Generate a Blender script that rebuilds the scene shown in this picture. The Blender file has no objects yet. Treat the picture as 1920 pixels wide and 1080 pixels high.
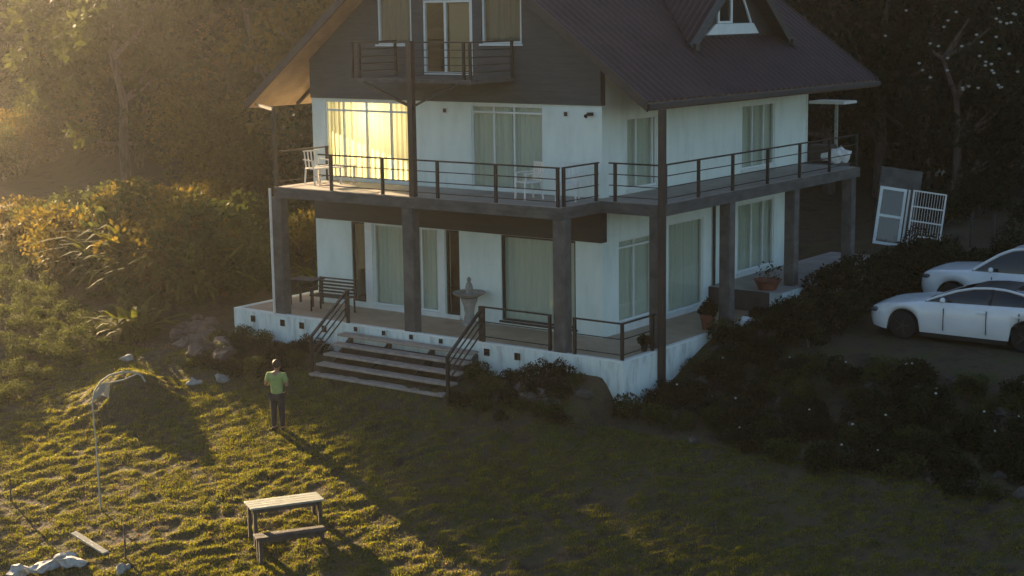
import bpy, bmesh, math, random
import numpy as np
from mathutils import Vector, Matrix
R = math.radians

# ---------------------------------------------------------------- camera, sky, sun, exposure
scene = bpy.context.scene
cam_d = bpy.data.cameras.new('camera')
cam = bpy.data.objects.new('camera', cam_d)
scene.collection.objects.link(cam)
YAW, PITCH, ROLL = -0.6454, -0.169, -0.0136
fw = Vector((math.sin(YAW)*math.cos(PITCH), math.cos(YAW)*math.cos(PITCH), math.sin(PITCH)))
rt = Vector((math.cos(YAW), -math.sin(YAW), 0.0))
up = rt.cross(fw)
r2 = math.cos(ROLL)*rt + math.sin(ROLL)*up
u2 = -math.sin(ROLL)*rt + math.cos(ROLL)*up
cam.matrix_world = Matrix(((r2.x, u2.x, -fw.x, 21.504), (r2.y, u2.y, -fw.y, -32.186), (r2.z, u2.z, -fw.z, 7.856), (0, 0, 0, 1)))
cam_d.sensor_width = 36.0
cam_d.lens = 57.23
cam_d.clip_start = 0.5
cam_d.clip_end = 2000
scene.camera = cam
SUN_EL = 14.5
SUN_AZ = math.atan2(-0.938, 0.347)
world = bpy.data.worlds.new('World'); scene.world = world; world.use_nodes = True
wn = world.node_tree
bg = wn.nodes['Background']
sky = wn.nodes.new('ShaderNodeTexSky'); sky.sky_type = 'NISHITA'; sky.sun_disc = False
sky.sun_elevation = R(SUN_EL); sky.sun_rotation = SUN_AZ % (2*math.pi)
sky.air_density = 1.0; sky.dust_density = 1.0; sky.ozone_density = 1.8
wn.links.new(sky.outputs[0], bg.inputs['Color'])
bg.inputs['Strength'].default_value = 0.040
sd = bpy.data.lights.new('sun', 'SUN'); sd.energy = 5.0; sd.angle = R(0.6); sd.color = (1.0, 0.71, 0.40)
sun = bpy.data.objects.new('sun', sd); scene.collection.objects.link(sun)
sv = Vector((math.sin(SUN_AZ)*math.cos(R(SUN_EL)), math.cos(SUN_AZ)*math.cos(R(SUN_EL)), math.sin(R(SUN_EL))))
sun.rotation_euler = sv.to_track_quat('Z', 'Y').to_euler(); sun.location = sv*60
vs = scene.view_settings
vs.view_transform = 'Standard'; vs.look = 'None'; vs.exposure = 2.4; vs.gamma = 1.0
scene.cycles.use_denoising = True
scene.cycles.max_bounces = 8; scene.cycles.transparent_max_bounces = 16; scene.cycles.volume_bounces = 0
scene.cycles.caustics_reflective = False; scene.cycles.caustics_refractive = False

# ---------------------------------------------------------------- helpers
LINK = scene.collection.objects.link
def tag(o, label=None, cat=None, group=None, kind=None):
    if label: o['label'] = label
    if cat: o['category'] = cat
    if group: o['group'] = group
    if kind: o['kind'] = kind
    return o
def empty(name, loc=(0, 0, 0), rz=0.0, label=None, cat=None, group=None):
    o = bpy.data.objects.new(name, None); LINK(o); o.location = loc; o.rotation_euler = (0, 0, rz)
    o.empty_display_size = 0.2
    return tag(o, label, cat, group)
def copy_tree(o, parent=None):
    c = o.copy(); LINK(c); c.parent = parent
    for ch in list(KIDS.get(o.name, [])):
        k = copy_tree(ch, c); KIDS.setdefault(c.name, []).append(k)
    return c
KIDS = {}
def fastmesh(name, V, F, mat, parent=None, smooth=False):
    """V (n,3) array, F (m,k) array of equal-sized faces"""
    V = np.asarray(V, np.float32); F = np.asarray(F, np.int32)
    me = bpy.data.meshes.new(name)
    me.vertices.add(len(V)); me.vertices.foreach_set('co', V.ravel())
    k = F.shape[1]
    me.loops.add(F.size); me.loops.foreach_set('vertex_index', F.ravel())
    me.polygons.add(len(F)); me.polygons.foreach_set('loop_start', np.arange(0, F.size, k, dtype=np.int32))
    try: me.polygons.foreach_set('loop_total', np.full(len(F), k, dtype=np.int32))
    except Exception: pass
    me.update(calc_edges=True)
    if smooth: me.polygons.foreach_set('use_smooth', np.ones(len(F), bool))
    me.materials.append(mat)
    o = bpy.data.objects.new(name, me); LINK(o)
    if parent is not None:
        o.parent = parent; KIDS.setdefault(parent.name, []).append(o)
    return o
class MB:
    def __init__(s): s.v = []; s.f = []
    def add(s, vs, fs):
        b = len(s.v); s.v += [tuple(v) for v in vs]; s.f += [tuple(b+i for i in f) for f in fs]; return s
    def box(s, x0, x1, y0, y1, z0, z1):
        return s.add([(x0,y0,z0),(x1,y0,z0),(x1,y1,z0),(x0,y1,z0),(x0,y0,z1),(x1,y0,z1),(x1,y1,z1),(x0,y1,z1)],
                     [(0,3,2,1),(4,5,6,7),(0,1,5,4),(1,2,6,5),(2,3,7,6),(3,0,4,7)])
    def bar(s, p, q, w, h=None, upv=(0,0,1)):
        h = w if h is None else h
        p = Vector(p); q = Vector(q); d = (q-p).normalized(); u = Vector(upv)
        if abs(d.dot(u)) > .97: u = Vector((0,1,0))
        a = d.cross(u).normalized()*w/2; b = a.cross(d).normalized()*h/2
        vs = [p-a-b, p+a-b, p+a+b, p-a+b, q-a-b, q+a-b, q+a+b, q-a+b]
        return s.add(vs, [(0,1,2,3),(7,6,5,4),(0,4,5,1),(1,5,6,2),(2,6,7,3),(3,7,4,0)])
    def prism(s, poly, axis, a0, a1):
        """poly of 2D points; axis 'x','y','z' extrude"""
        def mk(p, a): return {'x': (a, p[0], p[1]), 'y': (p[0], a, p[1]), 'z': (p[0], p[1], a)}[axis]
        n = len(poly)
        return s.add([mk(p, a0) for p in poly]+[mk(p, a1) for p in poly],
                     [tuple(range(n))[::-1], tuple(range(n, 2*n))]+[(i, (i+1) % n, n+(i+1) % n, n+i) for i in range(n)])
    def tube(s, pts, rad, n=8, cap=True):
        pts = [Vector(p) for p in pts]; m = len(pts)
        rr = rad if isinstance(rad, (list, tuple)) else [rad]*m
        b0 = len(s.v); ref = None
        for i, p in enumerate(pts):
            d = (pts[min(i+1, m-1)]-pts[max(i-1, 0)]).normalized()
            if ref is None or abs(d.dot(ref)) > .95: ref = Vector((0,0,1)) if abs(d.z) < .9 else Vector((1,0,0))
            a = d.cross(ref).normalized(); b = d.cross(a); ref = a.cross(d)
            for k in range(n):
                t = 2*math.pi*k/n; s.v.append(tuple(p+(a*math.cos(t)+b*math.sin(t))*rr[i]))
        for i in range(m-1):
            for k in range(n):
                s.f.append((b0+i*n+k, b0+i*n+(k+1) % n, b0+(i+1)*n+(k+1) % n, b0+(i+1)*n+k))
        if cap: s.f.append(tuple(b0+k for k in range(n))[::-1]); s.f.append(tuple(b0+(m-1)*n+k for k in range(n)))
        return s
    def lathe(s, prof, c=(0,0,0), n=16, axis='z'):
        b0 = len(s.v); m = len(prof)
        for r, z in prof:
            for k in range(n):
                t = 2*math.pi*k/n; x, y = r*math.cos(t), r*math.sin(t)
                s.v.append((c[0]+x, c[1]+y, c[2]+z) if axis == 'z' else (c[0]+x, c[1]+z, c[2]+y))
        for i in range(m-1):
            for k in range(n): s.f.append((b0+i*n+k, b0+i*n+(k+1) % n, b0+(i+1)*n+(k+1) % n, b0+(i+1)*n+k))
        s.f.append(tuple(b0+k for k in range(n))[::-1]); s.f.append(tuple(b0+(m-1)*n+k for k in range(n)))
        return s
    def blob(s, c, r, rng, n=10, rough=.25, sq=(1,1,1)):
        bm = bmesh.new(); bmesh.ops.create_icosphere(bm, subdivisions=2, radius=1)
        vs = []
        ph = [rng.uniform(0, 6) for _ in range(6)]
        for v in bm.verts:
            k = 1+rough*(math.sin(v.co.x*3.1+ph[0])*math.sin(v.co.y*2.7+ph[1])+.6*math.sin(v.co.z*4.3+ph[2])*math.sin(v.co.x*5+ph[3]))+rng.uniform(-1,1)*rough*.25
            vs.append((c[0]+v.co.x*r*k*sq[0], c[1]+v.co.y*r*k*sq[1], c[2]+v.co.z*r*k*sq[2]))
        s.add(vs, [tuple(v.index for v in f.verts) for f in bm.faces]); bm.free(); return s
    def build(s, name, mat, parent=None, off=None, smooth=False, bevel=0.0):
        """off: world point taken as the parent's origin (vertices were given in world coordinates)"""
        me = bpy.data.meshes.new(name)
        vs = s.v if off is None else [(a-off[0], b-off[1], c-off[2]) for a, b, c in s.v]
        me.from_pydata(vs, [], s.f); me.update()
        bm = bmesh.new(); bm.from_mesh(me); bmesh.ops.recalc_face_normals(bm, faces=bm.faces)
        if bevel: bmesh.ops.bevel(bm, geom=[e for e in bm.edges if e.is_manifold and e.calc_face_angle(0) > .5], offset=bevel, segments=1, affect='EDGES')
        bm.to_mesh(me); bm.free()
        if smooth:
            for p in me.polygons: p.use_smooth = True
            try: me.set_sharp_from_angle(angle=R(40))
            except Exception: pass
        me.materials.append(mat)
        o = bpy.data.objects.new(name, me); LINK(o)
        if parent is not None:
            o.parent = parent; KIDS.setdefault(parent.name, []).append(o)
        return o
def vnoise(x, y, sc, seed):
    r = np.random.RandomState(seed); g = r.rand(256, 256)
    x = np.asarray(x)/sc+1000.3; y = np.asarray(y)/sc+1000.7
    xi = np.floor(x).astype(int); yi = np.floor(y).astype(int); fx = x-xi; fy = y-yi
    fx = fx*fx*(3-2*fx); fy = fy*fy*(3-2*fy)
    a = g[xi % 256, yi % 256]; b = g[(xi+1) % 256, yi % 256]; c = g[xi % 256, (yi+1) % 256]; d = g[(xi+1) % 256, (yi+1) % 256]
    return (a*(1-fx)+b*fx)*(1-fy)+(c*(1-fx)+d*fx)*fy

# ---------------------------------------------------------------- materials
def newmat(name):
    m = bpy.data.materials.new(name); m.use_nodes = True; nt = m.node_tree
    return m, nt, nt.nodes['Principled BSDF']
def mat(name, c1, c2=None, scale=3.0, rough=.6, metal=0.0, bump=0.0, bscale=None, detail=5, spec=.4, stretch=None, c3=None):
    m, nt, p = newmat(name); N = nt.nodes; L = nt.links
    p.inputs['Roughness'].default_value = rough; p.inputs['Metallic'].default_value = metal
    p.inputs['Specular IOR Level'].default_value = spec
    p.inputs['Base Color'].default_value = (*c1, 1)
    tc = N.new('ShaderNodeTexCoord'); src = tc.outputs['Object']
    if stretch:
        mp = N.new('ShaderNodeMapping'); mp.inputs['Scale'].default_value = stretch; L.new(src, mp.inputs[0]); src = mp.outputs[0]
    if c2:
        n = N.new('ShaderNodeTexNoise'); n.inputs['Scale'].default_value = scale; n.inputs['Detail'].default_value = detail
        n.inputs['Roughness'].default_value = .65
        L.new(src, n.inputs['Vector'])
        r = N.new('ShaderNodeValToRGB'); r.color_ramp.elements[0].position = .35; r.color_ramp.elements[1].position = .65
        r.color_ramp.elements[0].color = (*c1, 1); r.color_ramp.elements[1].color = (*c2, 1)
        if c3:
            e = r.color_ramp.elements.new(.5); e.color = (*c3, 1)
        L.new(n.outputs['Fac'], r.inputs[0]); L.new(r.outputs[0], p.inputs['Base Color'])
    if bump:
        n2 = N.new('ShaderNodeTexNoise'); n2.inputs['Scale'].default_value = bscale or scale*3; n2.inputs['Detail'].default_value = 4
        L.new(src, n2.inputs['Vector'])
        b = N.new('ShaderNodeBump'); b.inputs['Strength'].default_value = bump; b.inputs['Distance'].default_value = .03
        L.new(n2.outputs['Fac'], b.inputs['Height']); L.new(b.outputs[0], p.inputs['Normal'])
    return m
def leafmat(name, c1, c2, trans=.45, scale=1.2, tint=(1.0, 1.0, .55)):
    m, nt, p = newmat(name); N = nt.nodes; L = nt.links; out = N['Material Output']
    tc = N.new('ShaderNodeTexCoord'); n = N.new('ShaderNodeTexNoise'); n.inputs['Scale'].default_value = scale; n.inputs['Detail'].default_value = 6
    n.inputs['Roughness'].default_value = .8
    g = N.new('ShaderNodeNewGeometry'); L.new(g.outputs['Position'], n.inputs['Vector'])
    r = N.new('ShaderNodeValToRGB'); r.color_ramp.elements[0].position = .36; r.color_ramp.elements[1].position = .64
    r.color_ramp.elements[0].color = (*c1, 1); r.color_ramp.elements[1].color = (*c2, 1)
    L.new(n.outputs['Fac'], r.inputs[0]); L.new(r.outputs[0], p.inputs['Base Color']); p.inputs['Roughness'].default_value = .7
    p.inputs['Specular IOR Level'].default_value = .12
    t = N.new('ShaderNodeBsdfTranslucent'); mx = N.new('ShaderNodeMixRGB'); mx.blend_type = 'MULTIPLY'; mx.inputs[0].default_value = 1
    mx.inputs[2].default_value = (*[1.6*a for a in tint], 1); L.new(r.outputs[0], mx.inputs[1]); L.new(mx.outputs[0], t.inputs[0])
    ms = N.new('ShaderNodeMixShader'); ms.inputs[0].default_value = trans
    L.new(p.outputs[0], ms.inputs[1]); L.new(t.outputs[0], ms.inputs[2]); L.new(ms.outputs[0], out.inputs[0])
    return m
def glassmat(name, tint=(.93, .96, .94), gl=.9):
    m, nt, p = newmat(name); N = nt.nodes; L = nt.links; out = N['Material Output']
    t = N.new('ShaderNodeBsdfTransparent'); t.inputs[0].default_value = (*tint, 1)
    g = N.new('ShaderNodeBsdfGlossy'); g.inputs['Roughness'].default_value = .02; g.inputs[0].default_value = (gl, gl, gl, 1)
    lw = N.new('ShaderNodeLayerWeight'); lw.inputs['Blend'].default_value = .5
    pw = N.new('ShaderNodeMath'); pw.operation = 'POWER'; pw.inputs[1].default_value = 4.0; L.new(lw.outputs['Facing'], pw.inputs[0])
    f = N.new('ShaderNodeMath'); f.operation = 'MULTIPLY_ADD'; f.inputs[1].default_value = .9; f.inputs[2].default_value = .035; L.new(pw.outputs[0], f.inputs[0])
    ms = N.new('ShaderNodeMixShader'); L.new(f.outputs[0], ms.inputs[0]); L.new(t.outputs[0], ms.inputs[1]); L.new(g.outputs[0], ms.inputs[2])
    L.new(ms.outputs[0], out.inputs[0]); N.remove(p); return m
def curtainmat(name, col, tr=.5):
    m, nt, p = newmat(name); N = nt.nodes; L = nt.links; out = N['Material Output']
    p.inputs['Base Color'].default_value = (*col, 1); p.inputs['Roughness'].default_value = .9
    t = N.new('ShaderNodeBsdfTranslucent'); t.inputs[0].default_value = (*col, 1)
    ms = N.new('ShaderNodeMixShader'); ms.inputs[0].default_value = tr
    L.new(p.outputs[0], ms.inputs[1]); L.new(t.outputs[0], ms.inputs[2]); L.new(ms.outputs[0], out.inputs[0]); return m

M = {}
M['wall'] = mat('white_render', (.64,.73,.68), (.76,.85,.80), 1.5, .75, bump=.25, bscale=14, stretch=(1.6,1.6,.45), c3=(.72,.81,.76), detail=9)
M['plinth'] = mat('stained_white_render', (.45,.50,.47), (.68,.76,.73), 2.2, .8, bump=.3, bscale=10, stretch=(2.2,2.2,.5), c3=(.62,.70,.67))
M['trim'] = mat('white_trim', (.74,.78,.76), (.66,.70,.68), 4, .5)
M['header'] = mat('dark_timber_band', (.030,.029,.028), (.042,.040,.038), 3, .7, stretch=(.4,.4,4))
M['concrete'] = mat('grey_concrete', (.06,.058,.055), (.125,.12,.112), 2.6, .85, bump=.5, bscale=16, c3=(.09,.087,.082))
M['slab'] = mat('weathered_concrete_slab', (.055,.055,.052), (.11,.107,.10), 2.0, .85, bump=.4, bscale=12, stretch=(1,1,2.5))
M['deck'] = mat('balcony_floor', (.24,.22,.20), (.34,.31,.28), 1.6, .6, bump=.1)
M['tile'] = mat('tan_terrace_tiles', (.30,.22,.15), (.42,.32,.22), 1.4, .5, bump=.1)
M['metal'] = mat('dark_painted_steel', (.014,.013,.013), (.026,.022,.020), 6, .45)
M['post'] = mat('brown_steel_post', (.030,.022,.020), (.048,.036,.030), 4, .5)
M['clad'] = mat('grey_cladding', (.055,.064,.066), (.078,.088,.090), 2.5, .75, stretch=(.6,.6,6))
M['sackcloth'] = mat('woven_white_sack', (.30,.30,.29), (.48,.48,.46), 8, .8, bump=.4)
M['soffit'] = mat('tan_soffit_boards', (.32,.20,.12), (.42,.27,.16), 3, .6, stretch=(1,1,1))
M['fascia'] = mat('dark_fascia', (.035,.030,.028), (.055,.046,.042), 4, .6)
M['stairs'] = mat('worn_stair_treads', (.22,.19,.16), (.36,.31,.27), 5, .8, bump=.3)
M['stairside'] = mat('stair_concrete', (.045,.040,.036), (.08,.072,.064), 4, .9, bump=.4)
M['glass'] = glassmat('window_glass')
M['curtain'] = curtainmat('sheer_curtain', (.80,.84,.74), .25)
M['curtain_lit_tan'] = curtainmat('lit_tan_curtain', (.48,.36,.22), .4)  # warm light on these curtains is put into their tan colour
M['curtain_gold'] = curtainmat('cream_curtain', (.86,.76,.50), .6)
M['curtain_reflection'] = curtainmat('olive_grey_reflection', (.17,.165,.14), .2)  # dark olive glass reflection put into the colour of this sheet
M['interior'] = mat('dark_interior', (.10,.075,.06), (.14,.11,.09), 2, .9)
M['cream'] = mat('cream_interior', (.75,.66,.48), None, 2, .9)
M['bark'] = mat('bark', (.06,.045,.035), (.14,.11,.085), 3, .95, bump=.6, bscale=8, stretch=(3,3,.6))
M['pale_bark'] = mat('pale_bark', (.16,.14,.12), (.28,.25,.21), 2, .95, bump=.5, stretch=(2,2,.5))
M['darkrock'] = mat('dark_rock', (.045,.038,.032), (.11,.095,.08), 3, .95, bump=.8, bscale=9)
M['rock'] = mat('sun_tinted_rubble_rock', (.08,.055,.042), (.18,.13,.10), 3, .95, bump=.7, bscale=7)  # brown rock, with pinkish sunlight put into the tone
M['wood'] = mat('weathered_wood', (.20,.215,.18), (.33,.345,.29), 3, .8, bump=.3, stretch=(1,6,6))
M['darkwood'] = mat('dark_weathered_wood', (.035,.03,.027), (.07,.06,.05), 4, .8, bump=.3)
M['white'] = mat('white_plastic', (.70,.70,.68), None, 1, .35)
M['whitemetal'] = mat('white_painted_metal', (.62,.60,.56), (.7,.68,.64), 8, .45)
M['paint'] = mat('white_car_paint', (.66,.68,.69), (.74,.76,.77), 1.2, .25, spec=.6)
M['paint'].node_tree.nodes['Principled BSDF'].inputs['Coat Weight'].default_value = .6
M['carglass'] = mat('dark_car_glass', (.008,.009,.010), None, 1, .06, spec=.7)
M['black'] = mat('black_trim', (.012,.012,.012), None, 1, .4)
M['tyre'] = mat('tyre_rubber', (.012,.012,.012), None, 1, .85)
M['rim'] = mat('alloy_rim', (.10,.10,.11), None, 1, .4, metal=.9)
M['lamp'] = mat('headlight_lens', (.05,.07,.08), None, 1, .08, spec=.8)
M['terracotta'] = mat('terracotta', (.16,.05,.035), (.24,.08,.05), 6, .8)
M['net'] = mat('pale_netting', (.30,.30,.27), None, 1, .8)
M['stone'] = mat('grey_cast_stone', (.22,.22,.20), (.34,.34,.31), 6, .9, bump=.3)
M['skin'] = mat('skin', (.28,.15,.10), None, 1, .6)
M['hair'] = mat('black_hair', (.012,.010,.009), None, 1, .6)
M['shirt'] = mat('green_shirt', (.22,.30,.10), (.30,.38,.14), 6, .9)
M['trousers'] = mat('dark_trousers', (.015,.016,.022), (.025,.026,.034), 8, .9)
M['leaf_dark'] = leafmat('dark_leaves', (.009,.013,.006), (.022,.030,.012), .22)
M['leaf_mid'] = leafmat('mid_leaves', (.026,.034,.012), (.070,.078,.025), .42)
M['leaf_sun_gold'] = leafmat('sun_gold_leaves', (.050,.046,.014), (.125,.10,.026), .5, tint=(1.1,.95,.4))  # yellow leaves, with the low sun's gold put into the colour
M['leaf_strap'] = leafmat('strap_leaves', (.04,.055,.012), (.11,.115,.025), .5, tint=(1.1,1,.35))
M['grass'] = leafmat('grass_blades', (.050,.068,.014), (.165,.18,.030), .5, scale=2.6, tint=(1.15,1,.3))
M['drygrass'] = leafmat('dry_grass_blades', (.12,.08,.04), (.24,.17,.09), .4, scale=3, tint=(1.1,.9,.6))
M['blossom'] = mat('white_blossom', (.42,.42,.38), None, 1, .8)
M['redleaf'] = leafmat('red_leaves', (.040,.016,.010), (.065,.025,.015), .3)

# ---------------------------------------------------------------- terrain
def sst(a,b,x):
    t=np.clip((x-a)/(b-a),0,1); return t*t*(3-2*t)
def terrain(x,y):
    x=np.asarray(x,float); y=np.asarray(y,float)
    # sloping lawn in front of the house, flattening far down the slope
    yl=np.minimum(y,-3.5)+3.5
    lawn=-1.25+0.28*np.maximum(yl,-14)+0.10*np.minimum(yl+14,0)
    # bank up to the terrace plinth (between the plinth ends) / left garden / right bank
    mid=lawn+sst(-4.4,-2.3,y)*(0.50+0.35*sst(-1.5,0.5,x))
    left=lawn+sst(-3.9,5.0,y)*1.25
    right=lawn+sst(-3.8,-0.4,y)*0.17+sst(-1.2,2.6,y)*1.06
    mid=mid+sst(11.5,15,y)*0.95
    right=right+sst(5,12,y)*0.3
    wl=sst(-12.6,-10.4,x); wr=sst(1.3,1.95,x)
    z=left*(1-wl)+mid*wl*(1-wr)+right*wr
    # small earth mound
    z=z+0.80*np.exp(-(((x+10.7)/1.2)**2+((y+5.7)/0.75)**2))
    s=-0.601*x+0.799*y
    h=sst(17,60,s)*7+np.maximum(s-24,0)*0.16
    q=y-0.37*(-x-10)
    h=h*np.where(x<-8,sst(3,16,q),1)
    z=z+np.minimum(h,26)
    return z

def tz(x, y): return float(terrain(x, y))

TUFT = lambda A, B: vnoise(A, B*1.8, .42, 3)*.4+vnoise(A, B*1.6, .21, 4)*.6
TAMP = lambda x, y: .35+1.1*vnoise(x, y, 2.6, 41)
def build_ground():
    def axis(lo, a, b, hi, fine, g=1.12):
        c = list(np.arange(a, b+1e-6, fine)); s = fine; x = b
        while x < hi: s = min(s*g, 6.0); x += s; c.append(x)
        s = fine; x = a; pre = []
        while x > lo: s = min(s*g, 6.0); x -= s; pre.append(x)
        return np.array(pre[::-1]+c)
    xs = axis(-170, -17, 14, 130, .11); ys = axis(-110, -15.5, -1.9, 190, .11)
    X, Y = np.meshgrid(xs, ys, indexing='ij')
    Z = terrain(X, Y)
    A = X*0.8+Y*0.6; B = -X*0.6+Y*0.8       # along / across the contour
    n = TUFT(A, B)
    m = sst(-17.5, -16, X)*(1-sst(13, 15, X))*sst(-17, -15, Y)*(1-sst(-3.3, -2.3, Y))
    Z = Z+(n-.5)*.13*m*TAMP(X, Y)
    rb = sst(1.95, 3.2, X)*sst(-3, -1, Y)*(1-sst(2.0, 3.0, Y))
    Z = Z+(vnoise(X, Y, .7, 9)-.5)*.25*rb
    lf = (1-sst(-13, -11.2, X))*sst(-4.5, -3, Y)
    Z = Z+(vnoise(X, Y, 1.3, 12)-.5)*.3*lf
    nx, ny = X.shape
    V = np.stack([X, Y, Z], -1).reshape(-1, 3)
    I = np.arange(nx*ny).reshape(nx, ny)
    F = np.stack([I[:-1, :-1], I[1:, :-1], I[1:, 1:], I[:-1, 1:]], -1).reshape(-1, 4)
    m_, nt, p = newmat('soil_and_turf'); N = nt.nodes; L = nt.links
    g = N.new('ShaderNodeNewGeometry')
    n1 = N.new('ShaderNodeTexNoise'); n1.inputs['Scale'].default_value = 1.6; n1.inputs['Detail'].default_value = 8; n1.inputs['Roughness'].default_value = .75
    L.new(g.outputs['Position'], n1.inputs['Vector'])
    r = N.new('ShaderNodeValToRGB'); e = r.color_ramp.elements
    e[0].position = .38; e[0].color = (.040,.030,.022, 1); e[1].position = .62; e[1].color = (.050,.055,.018, 1)
    k = e.new(.5); k.color = (.075,.058,.036, 1)
    L.new(n1.outputs['Fac'], r.inputs[0]); L.new(r.outputs[0], p.inputs['Base Color']); p.inputs['Roughness'].default_value = .95
    n2 = N.new('ShaderNodeTexNoise'); n2.inputs['Scale'].default_value = 9; n2.inputs['Detail'].default_value = 6
    L.new(g.outputs['Position'], n2.inputs['Vector'])
    b = N.new('ShaderNodeBump'); b.inputs['Strength'].default_value = .8; b.inputs['Distance'].default_value = .06
    L.new(n2.outputs['Fac'], b.inputs['Height']); L.new(b.outputs[0], p.inputs['Normal'])
    p.inputs['Specular IOR Level'].default_value = .15
    o = fastmesh('ground', V, F, m_, smooth=True); tag(o, kind='structure')
    o['label'] = 'sloping earth and turf around the house, rising to a hill behind'
build_ground()

# ---------------------------------------------------------------- house
H = empty('house', (0, 0, 0), label='white three storey house with steep brown gable roof, balcony all round and grey columns', cat='house')
W = 9.43; D1 = 9.72; D2 = 10.66
def wall_mb(mb, axis, c0, c1, u0, u1, z0, z1, holes):
    """wall between c0..c1 on the thin axis, u0..u1 along, with rectangular holes (ua,ub,za,zb)"""
    us = sorted({u0, u1, *[h[0] for h in holes], *[h[1] for h in holes]})
    zs = sorted({z0, z1, *[h[2] for h in holes], *[h[3] for h in holes]})
    us = [u for u in us if u0 <= u <= u1]; zs = [z for z in zs if z0 <= z <= z1]
    def hole(i, j):
        if i < 0 or j < 0 or i >= len(us)-1 or j >= len(zs)-1: return True
        a = (us[i]+us[i+1])/2; b = (zs[j]+zs[j+1])/2
        return any(h[0] < a < h[1] and h[2] < b < h[3] for h in holes)
    def P(u, c, z): return (u, c, z) if axis == 'y' else (c, u, z)
    for i in range(len(us)-1):
        for j in range(len(zs)-1):
            if hole(i, j): continue
            a, b, c, d = us[i], us[i+1], zs[j], zs[j+1]
            for cc in (c0, c1): mb.add([P(a, cc, c), P(b, cc, c), P(b, cc, d), P(a, cc, d)], [(0,1,2,3)])
            for (di, dj, q) in ((-1,0,((a,c),(a,d))), (1,0,((b,c),(b,d))), (0,-1,((a,c),(b,c))), (0,1,((a,d),(b,d)))):
                if hole(i+di, j+dj):
                    (p, r), (s, t) = q
                    mb.add([P(p, c0, r), P(p, c1, r), P(s, c1, t), P(s, c0, t)], [(0,1,2,3)])
    return mb
T = .2
# openings: front lower, front upper, side lower, side upper
FL = [(-8.13,-7.65,.14,2.31), (-7.35,-5.12,.12,2.31), (-4.86,-4.41,.10,2.31), (-3.06,-.79,.13,2.31)]
FU = [(-8.97,-6.02,3.46,5.55), (-3.95,-1.73,3.46,5.55)]
SL = [(.71,2.24,.25,2.30), (3.03,4.78,.12,2.45), (6.63,8.72,.68,2.57)]
SU = [(1.10,2.47,3.50,5.25), (6.82,8.70,3.50,5.25)]
LL = [(.3,.75,.9,2.3)]; LU = [(.25,1.75,3.5,5.2)]
mb = MB()
wall_mb(mb, 'y', 0, T, -W, 0, 0, 2.32, FL)
wall_mb(mb, 'x', -T, 0, T, D1, 0, 3.12, SL)
wall_mb(mb, 'x', -W, -W+T, T, D1, -.3, 3.12, LL)
mb.box(-W+T, -T, D1-T, D1, 0, 3.12)
mb.build('lower_wall', M['wall'], H)
mb = MB()
wall_mb(mb, 'y', 0, T, -W, 0, 3.12, 5.6, FU)
wall_mb(mb, 'x', -T, 0, T, D2, 3.12, 6.55, SU)
wall_mb(mb, 'x', -W, -W+T, T, D2, 3.12, 6.45, LU)
mb.box(-W+T, -T, D2-T, D2, 3.12, 5.6)
mb.build('upper_wall', M['wall'], H)
MB().box(-W, -.002, -.04, T, 2.322, 3.118).build('timber_band', M['header'], H)
MB().box(-W+T+.01, -T-.01, T+.01, D1-T-.01, -.25, -.03).box(-W+T+.01, -T-.01, T+.01, D1-T-.01, 2.95, 3.12).box(-W+T+.01, -T-.01, T+.01, D2-T-.01, 5.5, 5.62).build('inner_floor', M['interior'], H)
MB().box(-W+T+.01, -5.95, 3.2, 3.3, 3.13, 5.49).box(-5.93, -5.85, T+.01, 3.3, 3.13, 5.49).build('partition_wall', M['cream'], H)
MB().box(-W+T+.01, -T-.01, 4.0, 4.1, -.02, 2.94).box(-5.8, -T-.01, 4.0, 4.1, 3.13, 5.49).build('inner_wall', M['interior'], H)
# gable front with siding
RC = -4.715; RZ = 10.25
def und(x):   # roof underside height
    return RZ-(RC-x)*.768 if x < RC else RZ-(x-RC)*.729
GH = [(-6.95,-5.80,7.03,8.32), (-5.43,-3.82,6.27,8.14), (-3.53,-2.30,7.05,8.40)]
def gable(mb, y0, y1, holes, x0=-W, x1=0.0):
    xs = sorted({x0, x1, RC, *[h[0] for h in holes], *[h[1] for h in holes]})
    for a, b in zip(xs, xs[1:]):
        hs = [h for h in holes if h[0] < (a+b)/2 < h[1]]
        if hs:
            h = hs[0]
            mb.box(a, b, y0, y1, 5.6, h[2]); lo = h[3]
        else: lo = 5.6
        poly = [(a, lo), (b, lo), (b, und(b)-.01), (a, und(a)-.01)]
        mb.prism(poly, 'y', y0, y1)
    return mb
g = gable(MB(), -.05, .15, GH)
g.build('gable_wall', M['clad'], H)
mb = MB(); z = 5.72
while z < 10.0:
    xl = max(-W, RC-(RZ-z)/.768+.05); xr = min(0, RC+(RZ-z)/.729-.05)
    segs = [(xl, xr)]
    for h in GH:
        if h[2]-.06 < z < h[3]+.06:
            ns = []
            for a, b in segs:
                if h[0]-.07 < b and h[1]+.07 > a: ns += [(a, h[0]-.07), (h[1]+.07, b)]
                else: ns.append((a, b))
            segs = ns
    for a, b in segs:
        if b-a > .05: mb.box(a, b, -.064, -.051, z, z+.018)
    z += .17
mb.build('siding_batten', M['clad'], H)
gable(MB(), D2-.15, D2, []).build('rear_gable_wall', M['clad'], H)
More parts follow.
